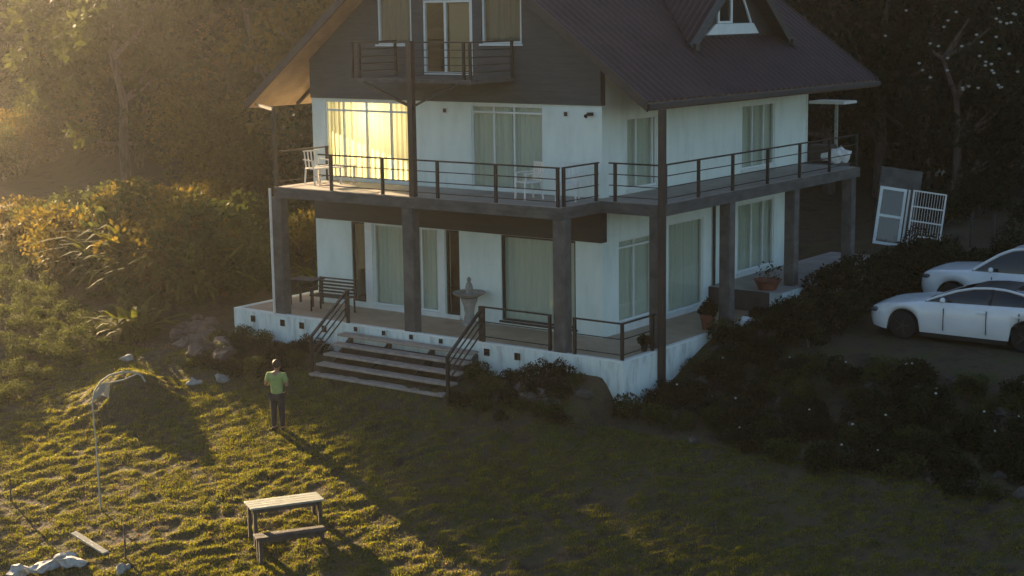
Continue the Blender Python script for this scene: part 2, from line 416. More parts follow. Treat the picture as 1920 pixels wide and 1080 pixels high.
# roof: ribbed tile sheets, real relief
Y0, Y1 = -.72, 11.62
def roof_plane(x_e, z_e, sl, sgn, name):
    L_ = abs(x_e-RC); ny = int((Y1-Y0)/.045); nv = 110
    yy = np.linspace(Y0, Y1, ny); tt = np.linspace(0, 1, nv)
    Yg, Tg = np.meshgrid(yy, tt, indexing='ij')
    rib = .05*np.abs(np.sin((Yg-Y0)*math.pi/.30)); course = (Tg*L_*1.25/.36) % 1.0
    dz = rib+.02*course
    X = x_e+(RC-x_e)*Tg; Z = z_e+sl*abs(X-x_e)+.17+dz
    V = np.stack([X, Yg, Z], -1).reshape(-1, 3); I = np.arange(ny*nv).reshape(ny, nv)
    F = np.stack([I[:-1, :-1], I[1:, :-1], I[1:, 1:], I[:-1, 1:]], -1).reshape(-1, 4)
    if sgn < 0: F = F[:, ::-1]
    return fastmesh(name, V, F, M['roof'], H)
M['roof'] = mat('brown_roof_tiles', (.028,.014,.013), (.052,.028,.026), 1.1, .65, detail=8, c3=(.040,.021,.021), bump=.2, spec=.3)
roof_plane(1.72, 5.56, .729, 1, 'roof'); roof_plane(-11.15, 5.31, .768, -1, 'roof')
for (xe, ze, sl, nm) in ((1.72, 5.56, .729, 'soffit'), (-11.15, 5.31, .768, 'soffit')):
    s = 1 if xe > RC else -1
    MB().prism([(xe, ze), (RC, RZ), (RC, RZ+.14), (xe, ze+.14)], 'y', Y0+.02, Y1-.02).build(nm, M['soffit'], H)
    for ya in (Y0, Y1):    # bargeboards
        yb = ya-.05 if ya == Y0 else ya+.05
        MB().prism([(xe+s*.02, ze-.02), (RC, RZ-.02), (RC, RZ+.24), (xe+s*.02, ze+.22)], 'y', min(ya, yb)+.001, max(ya, yb)-.001).build('bargeboard', M['fascia'], H)
    MB().box(min(xe, xe+s*.10), max(xe, xe+s*.10), Y0, Y1, ze+.02, ze+.17).build('gutter', M['fascia'], H, bevel=.02)
MB().tube([(RC, Y0-.03, RZ+.26), (RC, Y1+.03, RZ+.26)], .12, 8).build('ridge_cap', M['roof'], H)
for yb in (1.1, 4.2, 7.2, 10.2):     # eave struts and rafters under the wide left overhang
    MB().bar((-W-.02, yb, 5.25), (-10.55, yb, und(-10.55)-.07), .09).build('eave_strut', M['fascia'], H)
    MB().bar((-W-.02, yb, und(-W)-.05), (-11.05, yb, und(-11.05)-.05), .07, .10).build('eave_rafter', M['fascia'], H)
# dormer
DX, DXF = .3, -.10; DC = 6.33; DHW = 2.73; DZ0 = 6.86; DS = .83; DZ1 = DZ0+DHW*DS
xb = RC+(RZ+.17-DZ1)/.729*1.0
for s in (-1, 1):
    a = Vector((DX, DC+s*DHW, DZ0)); b = Vector((DX, DC, DZ1)); c = Vector((xb, DC, DZ1))
    nrm = (b-a).cross(c-a).normalized(); nrm = nrm if nrm.z > 0 else -nrm
    n_ = 34; vs = []; fs = []
    for i in range(n_+1):           # ribs run down the slope: strips parallel to a->b
        t = i/n_; p = a.lerp(c, t); q = b.lerp(c, t); h = nrm*(.02 if i % 2 else .055)
        vs += [p+h, q+h]
        if i < n_: fs.append((2*i, 2*i+1, 2*i+3, 2*i+2))
    mbd = MB(); mbd.add(vs, fs); mbd.build('dormer_roof', M['roof'], H)
    MB().add([a, b, c, a-nrm*.06, b-nrm*.06, c-nrm*.06], [(0,1,2),(5,4,3),(0,3,4,1),(1,4,5,2),(2,5,3,0)]).build('dormer_soffit', M['header'], H)
    MB().bar(a+Vector((.03,0,-.02)), b+Vector((.03,0,-.02)), .05, .24).build('dormer_bargeboard', M['fascia'] if s > 0 else M['clad'], H)
    MB().bar(a+Vector((.14,-s*.10,.02)), a+Vector((-.45,-s*.10,.05)), .20, .17).build('dormer_foot', M['fascia'], H)
pan = MB().prism([(DC-(DZ1-.1-7.0)/DS, 7.0), (DC+(DZ1-.1-7.0)/DS, 7.0), (DC, DZ1-.1)], 'x', DXF-.12, DXF)
pan.build('dormer_face', M['header'], H)
MB().prism([(4.97, 7.15), (7.79, 7.15), (7.48, 7.43), (5.46, 7.43)], 'x', DXF, DXF+.05).build('dormer_sill', M['trim'], H)
dw = MB().box(DXF, DXF+.05, 5.56, 5.64, 7.44, 8.1).box(DXF, DXF+.06, 6.22, 6.31, 7.44, 8.95).box(DXF, DXF+.05, 5.64, 6.22, 7.44, 7.50)
dw.bar((DXF+.03, 7.36, 7.44), (DXF+.03, 6.35, 8.95), .04, .06).bar((DXF+.03, 5.6, 8.1), (DXF+.03, 6.27, 8.95), .04, .05)
dwo = dw.build('dormer_window', M['trim'], H)
MB().prism([(5.64, 7.5), (6.22, 7.5), (6.22, 8.85), (5.64, 8.1)], 'x', DXF+.004, DXF+.016).prism([(6.31, 7.46), (7.28, 7.46), (6.4, 8.78), (6.31, 8.78)], 'x', DXF+.004, DXF+.016).build('pane', M['carglass'], dwo)

# windows: frame (part) > pane, curtain
def window(axis, c, ua, ub, za, zb, mull=(), trans=None, name='window', frm='trim', curt='curtain', inward=1, fw_=.05, sill=True, lab=None, cz0=None):
    """c = outer face coordinate, inward = +1 when the interior lies at larger coordinate"""
    k = inward
    def B(m, a, b, d0, d1, z0, z1):
        lo, hi = sorted((c+k*d0, c+k*d1))
        return m.box(a, b, lo, hi, z0, z1) if axis == 'y' else m.box(lo, hi, a, b, z0, z1)
    f = MB(); e = .003
    B(f, ua+e, ua+fw_, .03, .10, za+e, zb-e); B(f, ub-fw_, ub-e, .03, .10, za+e, zb-e)
    B(f, ua+fw_, ub-fw_, .03, .10, za+e, za+fw_); B(f, ua+fw_, ub-fw_, .03, .10, zb-fw_, zb-e)
    for m_ in mull: B(f, m_-fw_/2, m_+fw_/2, .035, .095, za+fw_, zb-fw_)
    if trans: B(f, ua+fw_, ub-fw_, .028, .092, trans-fw_/2, trans+fw_/2)
    if sill: B(f, ua-.05, ub+.05, -.05, .03, za-.05, za-.002)
    fo = f.build(name, M[frm], H)
    if lab: fo['label'] = lab
    p = MB(); B(p, ua+fw_*.6, ub-fw_*.6, .060, .066, za+fw_*.6, zb-fw_*.6); p.build('pane', M['glass'], fo)
    if curt:
        n = int((ub-ua)/.025); vs = []; fs = []; rng = random.Random(int((ua+10)*100))
        ph = rng.uniform(0, 6)
        for i in range(n+1):
            u = ua+(ub-ua)*i/n
            d = .16+.022*math.sin(u*34+ph+1.5*math.sin(u*5))+.012*math.sin(u*71)
            for zz in (cz0 or za+.02, zb-.02):
                vs.append((u, c+k*d, zz) if axis == 'y' else (c+k*d, u, zz))
        fs = [(2*i, 2*i+1, 2*i+3, 2*i+2) for i in range(n)]
        MB().add(vs, fs).build('curtain', M[curt], fo, smooth=True)
    return fo
window('y', 0, *FL[0], name='window', frm='metal', curt='curtain_lit_tan', sill=False, lab='narrow window with tan light put into its curtain colour', cz0=1.0)
window('y', 0, *FL[1], mull=(-6.2, -5.7), lab='wide ground floor sliding door with sheer green white curtains')
fo = window('y', 0, *FL[2], name='front_door', frm='metal', curt=None, sill=False, lab='narrow dark brown glazed door')
window('y', 0, *FL[3], mull=(-1.4,), frm='metal', lab='large ground floor window with sheer curtains')
window('y', 0, *FU[0], mull=(-8.32, -7.5, -6.65), trans=5.28, curt='curtain_gold', sill=False, lab='four pane upper window glowing gold in the low sun')
window('y', 0, *FU[1], mull=(-3.25, -2.62), trans=5.36, lab='upper glazed door with grey curtains and dark mullions', sill=False)
window('x', 0, *SL[0], mull=(1.45,), trans=2.1, inward=-1)
window('x', 0, *SL[1], mull=(), inward=-1)
window('x', 0, *SL[2], mull=(7.45, 8.12), inward=-1)
window('x', 0, *SU[0], mull=(1.55, 2.3), inward=-1)
window('x', 0, *SU[1], mull=(7.45, 8.1), inward=-1)
window('x', -W, *LL[0], curt=None); window('x', -W, *LU[0], curt=None)
window('y', -.05, *GH[0], name='gable_window', curt='curtain_reflection', frm='trim', fw_=.06, sill=True)
window('y', -.05, *GH[2], name='gable_window', curt='curtain_reflection', frm='trim', fw_=.06, sill=True)
fo = window('y', -.05, *GH[1], name='balcony_door', mull=(-4.72, -3.9), curt=None, fw_=.07, sill=False)
MB().box(-4.66, -3.94, .09, .10, 6.36, 8.05).build('curtain', M['curtain_lit_tan'], fo)
# white jambs, kick strips and corner edges that stand proud of the render
for bb in ((-7.63,-7.37,-.03,-.001,.0,2.32), (-5.10,-4.88,-.03,-.001,0,2.32), (-8.15,-4.39,-.045,-.031,0,.11), (.001,.03,2.95,4.86,0,.10), (.001,.03,.6,2.3,.0,.2),
           (.001,.028,5.86,5.92,.55,3.1), (.001,.028,9.64,9.71,.56,3.1), (.001,.028,10.58,10.65,3.4,6.5)):
    MB().box(*bb).build('trim_strip', M['trim'], H)
MB().tube([(.06, 5.25, .1), (.06, 5.25, 3.1)], .04, 8).build('drain_pipe', M['metal'], H)
fm = MB().tube([(-8.97, -2.16, 0.02), (-8.97, -2.16, 3.36)], .035, 8); fm.build('rain_pipe', M['whitemetal'], H)
# ---- terrace, kerb, floors
fm = MB(); fm.box(-10.6, 1.925, -2.08, -.001, -2.2, -.012); fm.box(-10.6, -W-.001, 0, 3.0, -2.2, -.012); fm.box(.001, 1.925, 0, 5.1, -2.2, -.012)
fm.box(.001, 2.15, 5.101, 12.4, -1.0, .538)
fm.build('terrace_plinth', M['plinth'], H)
fm = MB(); fm.box(-10.48, 1.80, -1.96, -.002, -.011, .0).box(-10.48, -W-.002, 0, 2.9, -.011, .0).box(.002, 1.80, 0, 5.099, -.011, .0)
fm.build('terrace_floor', M['tile'], H)
MB().box(.002, 2.12, 5.12, 12.38, .539, .552).build('raised_floor', M['deck'], H)
MB().box(.002, 1.80, 5.06, 5.099, .002, .538).build('step_riser', M['stairside'], H)
MB().box(-10.6, 1.925, -2.08, -1.962, -.011, .03).box(1.802, 1.925, -1.96, 5.09, -.011, .03).box(-10.6, -10.482, -1.96, 3.0, -.011, .03).build('kerb', M['trim'], H)
fv = MB(); fg = MB()
for x in (-9.85, -8.75, -8.05, -7.25, -6.15, -5.2, -4.3, -3.35, -1.93, -1.02):
    z = -.20 if not -6.6 < x < -2.4 else -.09; s = .085 if z < -.15 else .06
    fv = MB().box(x-s-.02, x+s+.02, -2.098, -2.081, z-s-.02, z+s+.02).build('vent', M['plinth'], H)
    MB().box(x-s, x+s, -2.106, -2.099, z-s, z+s).build('grille', M['carglass'], fv)
# ---- balcony slab: L shaped with a notch at the front right
poly = [(-8.91,-2.08), (.266,-2.08), (.266,-.45), (1.925,-.45), (1.925,10.14), (.001,10.14), (.001,-.001), (-8.91,-.001)]
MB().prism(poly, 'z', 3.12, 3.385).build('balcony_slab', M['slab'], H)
poly2 = [(-8.86,-2.03), (.216,-2.03), (.216,-.40), (1.875,-.40), (1.875,10.09), (.002,10.09), (.002,-.002), (-8.86,-.002)]
MB().prism(poly2, 'z', 3.386, 3.40).build('balcony_floor', M['deck'], H)
for (x, y) in ((-9.05,-2.06), (-4.55,-2.06), (.00,-2.06), (1.58,-.43), (1.60,2.80), (1.60,6.24), (1.60,9.68)):
    w_ = .34 if y < -2 else .30
    z0 = .001 if y < 5 else .553
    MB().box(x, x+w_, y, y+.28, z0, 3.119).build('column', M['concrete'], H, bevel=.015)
MB().box(1.94, 2.08, -.62, -.48, -1.35, 5.60).build('steel_post', M['post'], H)
MB().box(-4.27, -4.12, -2.075, -1.93, 3.401, 7.16).build('steel_post', M['post'], H)
MB().box(-8.90, -8.82, -2.06, -1.98, 3.401, 5.45).bar((-8.86,-2.02,5.4),(-10.9,-.65,5.42),.07).build('steel_post', M['post'], H)
# ---- railings
def railing(name, pts, posts, h=.90, bars=3, z=3.40, mat_='metal', pw=.065):
    """pts: polyline (x,y); posts: list of points"""
    m = MB()
    for a, b in zip(pts, pts[1:]):
        m.bar((*a, z+h), (*b, z+h), .05, .035)
        for i in range(bars): m.bar((*a, z+.12+(h-.12)*i/bars), (*b, z+.12+(h-.12)*i/bars), .022, .022)
    o = m.build(name, M[mat_], H)
    for p in posts: MB().box(p[0]-pw/2, p[0]+pw/2, p[1]-pw/2, p[1]+pw/2, z+.001, z+h+.012).build('rail_post', M[mat_], o)
    return o
railing('railing', [(-7.35,-2.0), (.17,-2.0)], [(x,-2.0) for x in (-6.92,-5.19,-3.43,-1.66,.12)])
railing('railing', [(.20,-1.93), (.20,-.45)], [(.20,-1.88), (.20,-.55)])
railing('railing', [(.45,-.38), (1.86,-.38)], [(.62,-.38)])
railing('railing', [(1.87,-.30), (1.87,10.05)], [(1.87,y) for y in (-.18,1.32,2.97,4.77,6.54,8.3,10.0)])
railing('railing', [(-8.86,-1.9), (-8.86,-.03)], [(-8.86,-.08)], mat_='post', bars=1)
railing('railing', [(-2.19,-2.0), (-.12,-2.0)], [(-2.19,-2.0), (-.14,-2.0)], z=0.03, h=.84, bars=2)
railing('railing', [(.52,-2.0), (1.86,-2.0), (1.86,-.62)], [(.56,-2.0), (1.86,-2.0), (1.86,-.72)], z=0.03, h=.84, bars=2)
# ---- gable balcony
gb = MB().box(-6.35, -2.5, -1.8, -.052, 6.14, 6.24)
gbo = gb.build('gable_balcony', M['concrete'], H)
m = MB()
for z in (6.40, 6.58, 6.76, 6.94): m.bar((-6.3,-1.76,z), (-2.55,-1.76,z), .02).bar((-6.3,-1.76,z), (-6.3,-.06,z), .02).bar((-2.55,-1.76,z), (-2.55,-.06,z), .02)
m.bar((-6.32,-1.76,7.12), (-2.53,-1.76,7.12), .05, .035).bar((-6.3,-1.76,7.12), (-6.3,-.06,7.12), .05, .035).bar((-2.55,-1.76,7.12), (-2.55,-.06,7.12), .05, .035)
m.build('balcony_rail', M['metal'], gbo)
for (x, y) in ((-6.3,-1.76), (-6.1,-1.72), (-2.55,-1.76), (-2.75,-1.76), (-6.3,-.12), (-2.55,-.12), (-4.5,-1.76)):
    MB().box(x-.03, x+.03, y-.03, y+.03, 6.241, 7.13).build('rail_post', M['metal'], gbo)
MB().bar((-5.85,-1.85,6.13), (-4.27,-1.99,5.60), .06).bar((-4.12,-1.99,5.60), (-3.5,-1.9,5.9), .05).bar((-3.5,-1.9,5.9), (-2.9,-1.8,6.13), .05).build('brace', M['metal'], H)
# ---- small wall lamps and under-eave bulbs
for (x, z) in ((-4.78, 5.37), (-1.03, 5.38)):
    o = MB().box(x-.09, x+.09, -.02, -.001, z-.08, z+.08).build('wall_vent', M['trim'], H)
    MB().box(x-.05, x+.05, -.03, -.021, z-.05, z+.05).build('grille', M['black'], o)
MB().box(-.34, -.24, -.14, -.001, 5.36, 5.44).tube([(-.29,-.14,5.4), (-.29,-.26,5.36)], [.03,.05], 8).build('wall_lamp', M['black'], H)
for y in (.55, 3.5): MB().lathe([(.02,0),(.05,.03),(.05,.08),(.03,.12)], (.9, y, und(.9)-.14), 8).build('eave_bulb', M['black'], H)
MB().box(-8.3, -1.2, 1.5, 1.6, 5.63, 7.4).build('inner_wall', M['black'], H)  # black sheet added behind the attic glass to keep it dark
MB().box(.0, 1.1, 10.75, 11.6, 5.08, 5.16).build('rear_canopy', M['trim'], H)
MB().box(.55, .63, 11.3, 11.38, 3.4, 5.08).build('canopy_post', M['wood'], H)
MB().box(-1.5, 1.0, 10.15, 11.4, 3.12, 3.385).build('rear_landing', M['slab'], H)
# lamp added to brighten the curtains of the sunlit upper room
cl = MB().lathe([(.02,.0),(.16,.02),(.16,.05),(.02,.10)], (-7.6, 1.3, 5.36), 12).build('added_lamp_body', M['white'], H)
ld = bpy.data.lights.new('curtain_fill_light', 'POINT'); ld.energy = 40; ld.color = (1, .88, .62); ld.shadow_soft_size = .15
lo = bpy.data.objects.new('curtain_fill_light', ld); LINK(lo); lo.location = (-7.6, 1.2, 5.15); lo.parent = H

# ---------------------------------------------------------------- stairs
S = empty('staircase', (-4.3,-2.1,-1.2), label='broad flight of open stair treads between dark handrails below the terrace', cat='stairs')
off = (-4.3,-2.1,-1.2)
for i in range(5):
    y = -2.34-.27*i; z = -.17-.205*i
    MB().box(-6.42, -2.1, y-.17, y+.15, z-.06, z).build('tread', M['stairs'], S, off, bevel=.012)
for x in (-6.3, -5.0, -3.6, -2.25):
    MB().prism([(-2.09,-.28), (-2.09,-.55), (-3.55,-1.60), (-3.55,-1.32)], 'x', x-.05, x+.05).build('stringer', M['stairside'], S, off)
sb = MB().prism([(-2.09,-.45), (-2.9,-1.32), (-2.09,-1.4)], 'x', -6.35, -2.15); sb.build('stair_base', M['stairside'], S, off)
for x in (-6.45, -2.07):
    m = MB().bar((x,-2.05,.87), (x,-3.42,-.10), .06, .06)
    for k in (.2, .4, .6): m.bar((x,-2.05,.87-k*.95), (x,-3.40,-.10-k*.95), .028)
    o = m.build('handrail', M['metal'], S, off)
    MB().box(x-.035, x+.035, -3.455, -3.385, -1.35, -.08).build('rail_post', M['metal'], o, off)
    MB().box(x-.035, x+.035, -2.075, -2.005, .031, .89).build('rail_post', M['metal'], o, off)

# ---------------------------------------------------------------- grass (nobody could count it)
def build_grass(name, n, seed, mat_, hmin, hmax, w, thresh, region, lab, dens=None):
    r = np.random.RandomState(seed)
    x0, x1, y0, y1 = region
    x = r.uniform(x0, x1, n*3); y = r.uniform(y0, y1, n*3)
    A = x*.8+y*.6; B = -x*.6+y*.8
    k = TUFT(A, B)*.7+vnoise(x, y, 2.2, 7)*.3
    keep = k+r.uniform(-.10, .10, len(x)) > thresh
    keep &= ~((x > -11.0) & (x < 2.1) & (y > -2.2)) & ~((x > -6.6) & (x < -2.0) & (y > -3.4))
    if dens is not None: keep &= dens(x, y, r)
    x = x[keep][:n]; y = y[keep][:n]; k = k[keep][:n]; n = len(x)
    z = terrain(x, y)
    Aq = x*0.8+y*0.6; Bq = -x*0.6+y*0.8
    nn = TUFT(Aq, Bq)
    z = z+(nn-.5)*.13*TAMP(x, y)*((y < -3.3) & (x > -16) & (x < 13))-.015
    h = r.uniform(hmin, hmax, n)*(0.6+k); th = r.uniform(0, 2*np.pi, n); lean = r.uniform(.1, .9, n)*h; la = r.uniform(0, 2*np.pi, n)
    ww = w*r.uniform(.6, 1.3, n)
    P = np.stack([x, y, z], -1); dx = np.stack([np.cos(th)*ww/2, np.sin(th)*ww/2, np.zeros(n)], -1)
    tip = P+np.stack([np.cos(la)*lean, np.sin(la)*lean, h], -1)
    V = np.stack([P-dx, P+dx, tip], 1).reshape(-1, 3); F = np.arange(3*n).reshape(-1, 3)
    o = fastmesh(name, V, F, mat_); tag(o, lab, 'grass', kind='stuff'); return o
build_grass('grass', 460000, 1, M['grass'], .025, .06, .024, .38, (-17, 14, -15, -3.1), 'tufted yellow green grass in ripples over the sloping lawn')
build_grass('dry_grass', 60000, 2, M['drygrass'], .02, .06, .030, .30, (-17, 14, -15, -2.2), 'brown dry stalks between the lawn tufts')

# ---------------------------------------------------------------- foliage prototypes
def leaves_mesh(rng, centres, n, size, spread, droop=.3, aspect=.55):
    """n small rhombic leaves scattered in gaussian clumps around centres [(x,y,z,r)]"""
    c = np.array(centres); w = c[:, 3]**2; idx = rng.choice(len(c), n, p=w/w.sum())
    d = rng.normal(size=(n, 3)); d /= np.linalg.norm(d, axis=1)[:, None]
    rad = c[idx, 3]*(rng.uniform(.25, 1, n)**.45)*spread
    P = c[idx, :3]+d*rad[:, None]*np.array([1, 1, .8])
    a = rng.normal(size=(n, 3))+d*.8; a[:, 2] -= droop; a /= np.linalg.norm(a, axis=1)[:, None]
    b = np.cross(a, rng.normal(size=(n, 3))); b /= np.linalg.norm(b, axis=1)[:, None]
    s = size*rng.uniform(.6, 1.4, n)[:, None]
    V = np.stack([P, P+a*s*.5+b*s*aspect*.5, P+a*s, P+a*s*.5-b*s*aspect*.5], 1).reshape(-1, 3)
    return V, np.arange(4*n).reshape(-1, 4)
def limb_pts(rng, p, d, L_, n=5, up=.15, wob=.12):
    pts = [Vector(p)]; d = Vector(d).normalized()
    for i in range(n):
        d = (d+Vector((rng.normal()*wob, rng.normal()*wob, rng.normal()*wob+up))).normalized()
        pts.append(pts[-1]+d*(L_/n))
    return pts
def make_tree(name, seed, height, crown_w, leaf, n, trunk_h, lm, bark, lab, cat='tree', group=None, clumps=26, conical=False, leafsize=.22):
    rng = np.random.RandomState(seed)
    root = empty(name, (0, 0, 0), 0, lab, cat, group)
    tb = MB(); top = Vector((rng.normal()*.3, rng.normal()*.3, height*.82))
    tp = [Vector((0, 0, -.4))]+[Vector((rng.normal()*.10*i, rng.normal()*.10*i, height*.82*i/5)) for i in range(1, 6)]
    tb.tube(tp, [height*.022*(1-.15*i) for i in range(6)], 8)
    cs = []
    for i in range(clumps):
        t = rng.uniform(0, 1); ang = rng.uniform(0, 2*np.pi)
        zc = trunk_h+(height-trunk_h)*t
        prof = math.sin(math.pi*min(1, .18+.80*t))**.7 if not conical else (1-t*.85)
        rr = crown_w*.5*prof*rng.uniform(.35, 1.0)
        c = Vector((math.cos(ang)*rr, math.sin(ang)*rr, zc))
        r = crown_w*rng.uniform(.08, .17)
        cs.append((c.x, c.y, c.z, r))
        if i < 14:
            k = min(4, max(1, int(5*(c.z-rr*.5)/(height*.82))))
            p0 = tp[k]; mid = p0.lerp(c, .5)+Vector((0, 0, -.1*rr))
            tb.tube([p0, mid, c], [height*.010, height*.006, height*.002], 6)
    tb.build('trunk', M[bark], root, smooth=True)
    V, F = leaves_mesh(rng, cs, n, leafsize, 1.15)
    fastmesh('crown', V, F, M[lm], root)
    return root
def put(proto, first, x, y, s=1.0, rz=0.0, dz=0.0, lab=None, cat=None, group=None, sz=None):
    o = proto if first else copy_tree(proto)
    o.location = (x, y, tz(x, y)+dz); o.rotation_euler = (0, 0, rz); o.scale = (s, s, (sz or 1)*s)
    tag(o, lab, cat, group)
    return o
rnd = random.Random(11)
ok_sun = lambda x, y, h: y > 3.6+.37*(-x-10)      # keep the low sun's lane into the garden clear
# tall forest trees standing behind the garden
G1 = 'forest trees behind the house'
tl = 'tall tree with dense olive crown in the hazy forest left of the house'
tr_ = 'tall dark tree in the shaded forest right of the house'
protos = [make_tree('forest_tree', 100+i, 11.5+i*.9, 6.4, .2, 4600, 2.2, ['leaf_mid', 'leaf_dark', 'leaf_mid', 'leaf_sun_gold'][i], 'bark', tl, 'tree', G1, 40, leafsize=.36) for i in range(4)]
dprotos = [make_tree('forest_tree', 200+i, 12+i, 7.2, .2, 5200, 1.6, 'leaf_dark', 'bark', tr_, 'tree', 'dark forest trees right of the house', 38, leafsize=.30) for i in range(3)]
used = set()
FOREST = []
FROWS = [(-22.0,13.1,0),(-21.5,15.6,0),(-16.9,19.3,0),(-16.3,21.4,1),(-13.5,24.0,1),(-9.8,26.8,1),(-6.3,25.2,1),(-4.5,25.7,1),(-2.9,26.3,1),(-2.5,30.0,1),(-1.3,31.4,1),(0.9,30.7,1),(-35.4,15.1,0),(-29.3,17.2,0),(-26.0,17.5,0),(-21.4,23.0,0),(-20.7,26.3,1),(-17.2,30.0,1),(-13.3,32.8,1),(-9.8,31.6,1),(-7.6,32.3,1),(-5.9,33.4,1),(-5.4,39.1,1),(-1.9,35.8,1),(-41.8,18.5,0),(-38.1,18.8,0),(-35.5,20.6,0),(-36.2,25.1,0),(-33.9,26.2,0),(-28.3,28.5,0),(-25.3,29.9,0),(-18.3,35.1,1),(-14.5,40.1,1),(-11.6,40.4,1),(-9.6,41.5,1),(-8.3,46.3,1),(-6.0,47.5,1),(-51.7,23.1,0),(-48.6,24.9,0),(-48.1,28.4,0),(-43.5,28.9,0),(-41.8,32.4,0),(-37.0,32.0,0),(-35.3,34.8,0),(-33.3,37.6,0),(-30.9,40.5,1),(-27.2,41.4,1),(-25.6,45.1,1),(-21.8,45.5,1),(-20.1,50.0,1),(-17.5,52.6,1),(-13.5,52.7,1),(-10.3,52.9,1),(-8.8,58.9,1),(-66.5,29.5,0),(-61.0,30.1,0),(-59.5,33.8,0),(-55.8,35.6,0),(-54.1,39.1,0),(-50.8,41.2,0),(-46.5,40.9,0),(-45.4,44.9,0),(-42.9,46.9,0),(-37.9,46.6,0),(-35.6,49.5,1),(-33.0,50.8,1),(-30.6,53.0,1),(-27.7,54.2,1),(-25.7,57.9,1),(-23.2,61.1,1),(-21.3,64.5,1),(-17.9,63.9,1),(-15.3,65.9,1),(-13.6,69.8,1),(-79.4,36.8,0),(-76.1,38.9,0),(-72.9,41.5,0),(-69.5,45.5,0),(-66.0,48.1,0),(-60.5,49.4,0),(-58.3,52.5,0)]
for (x, y, dark) in FROWS:
    P_ = dprotos if dark else protos
    k = rnd.randrange(len(P_)); p = P_[k]
    first = p.name not in used; used.add(p.name)
    put(p, first, x, y, rnd.uniform(.85, 1.2), rnd.uniform(0, 6.28), sz=rnd.uniform(.9, 1.15))

# ---------------------------------------------------------------- shrubs and leafy plants
def make_shrub(name, seed, h, w, lm, n, leafsize, lab, cat='shrub', clumps=14, droop=.1, blossom=0, bark='bark'):
    rng = np.random.RandomState(seed); root = empty(name, (0,0,0), 0, lab, cat); cs = []; tb = MB()
    for i in range(clumps):
        a = rng.uniform(0, 6.28); rr = w*.42*math.sqrt(rng.uniform(0, 1)); zc = h*rng.uniform(.28, .9)*(1-.35*(rr/(w*.5))**2)
        cs.append((math.cos(a)*rr, math.sin(a)*rr, zc, w*rng.uniform(.12, .24)))
        if i < 7: tb.tube([(math.cos(a)*rr*.15, math.sin(a)*rr*.15, -.1), (math.cos(a)*rr*.6, math.sin(a)*rr*.6, zc*.6), cs[-1][:3]], [.02*h, .012*h, .004*h], 5)
    tb.build('stem', M[bark], root)
    V, F = leaves_mesh(rng, cs, n, leafsize, 1.2, droop); fastmesh('foliage', V, F, M[lm], root)
    if blossom:
        b = MB()
        for i in range(blossom):
            c = cs[rng.randint(len(cs))]; d = Vector(rng.normal(size=3)); d.z = abs(d.z); d.normalize(); p = Vector(c[:3])+d*c[3]*1.15
            b.lathe([(.004,-.03), (.045,0), (.03,.03), (.004,.04)], tuple(p), 6)
        b.build('blossom', M['blossom'], root)
    return root
def make_strap(name, seed, h, n, lm, lab, cat='plant', w=.11):
    """clump of long arching strap leaves (ginger / banana like)"""
    rng = np.random.RandomState(seed); root = empty(name, (0,0,0), 0, lab, cat); V = []; F = []
    for i in range(n):
        a = rng.uniform(0, 6.28); L_ = h*rng.uniform(.6, 1.15); p = Vector((rng.normal()*h*.12, rng.normal()*h*.12, -.05)); el = rng.uniform(.9, 1.5)
        side = Vector((-math.sin(a), math.cos(a), 0)); b0 = len(V); m = 6
        for j in range(m+1):
            t = j/m; ww = w*(.35+1.3*math.sin(math.pi*min(1, t*.85+.1)))*(1 if j < m else .05)*.5
            V += [tuple(p-side*ww), tuple(p+side*ww)]
            e = el-t*rng.uniform(1.4, 2.4)*.9
            p = p+Vector((math.cos(a)*math.cos(e), math.sin(a)*math.cos(e), math.sin(e)))*(L_/m)
        for j in range(m): F.append((b0+2*j, b0+2*j+1, b0+2*j+3, b0+2*j+2))
    fastmesh('foliage', V, F, M[lm], root); return root
def scatter(protos, spots, group, labs=None, smin=.8, smax=1.25):
    for i, sp in enumerate(spots):
        k = rnd.randrange(len(protos)); p = protos[k]; first = p.name not in used; used.add(p.name)
        put(p, first, sp[0], sp[1], (sp[2] if len(sp) > 2 else 1)*rnd.uniform(smin, smax), rnd.uniform(0, 6.28), dz=-.03, lab=(labs[k] if isinstance(labs, (list, tuple)) else labs), group=group)
def gs(a, b, c, d, n, seed, gap):
    r = random.Random(seed); out = []
    for _ in range(n*40):
        if len(out) >= n: break
        x, y = r.uniform(a, b), r.uniform(c, d)
        if all((x-p[0])**2+(y-p[1])**2 > gap*gap for p in out): out.append((x, y))
    return out
# sunlit undergrowth left of the house
L1 = 'golden lit leafy bush in the undergrowth left of the terrace'
L2 = 'plant with long arching yellow green leaves in the undergrowth left of the terrace'
bushL = [make_shrub('bush', 300+i, 1.35, 2.1, ['leaf_mid', 'leaf_sun_gold', 'leaf_mid'][i], 2000, .15, L1, clumps=18) for i in range(3)]
strapL = [make_strap('strap_leaf_plant', 320+i, 1.5, 60, 'leaf_strap', L2) for i in range(3)]
spots = [(x, y, 1.0 if y < -1 else 1.15) for x, y in gs(-30, -12.0, -5.2, 12, 95, 3, 1.25)
         if y > -3.7-.10*(x+12) and y > -3.2-.37*(x+10) and not (x > -12.6 and y < 0) and not (-15.5 < x < -9 and -4 < y < -.6)]
scatter(bushL, spots[0::2]+spots[1::4], 'bushes left of the terrace', [L1, 'rounded bush with the most yellow leaves in the undergrowth left of the terrace', 'greener sparse bush in the undergrowth left of the terrace'], .7, 1.15)
scatter(strapL, spots[3::8], 'strap leaved plants left of the terrace', L2, .7, 1.15)
scatter([make_strap('drooping_plant', 330, 1.6, 60, 'leaf_strap', 'bright yellow green drooping plant on its own above the rock pile')], [(-14.2, -2.6)], None, None)
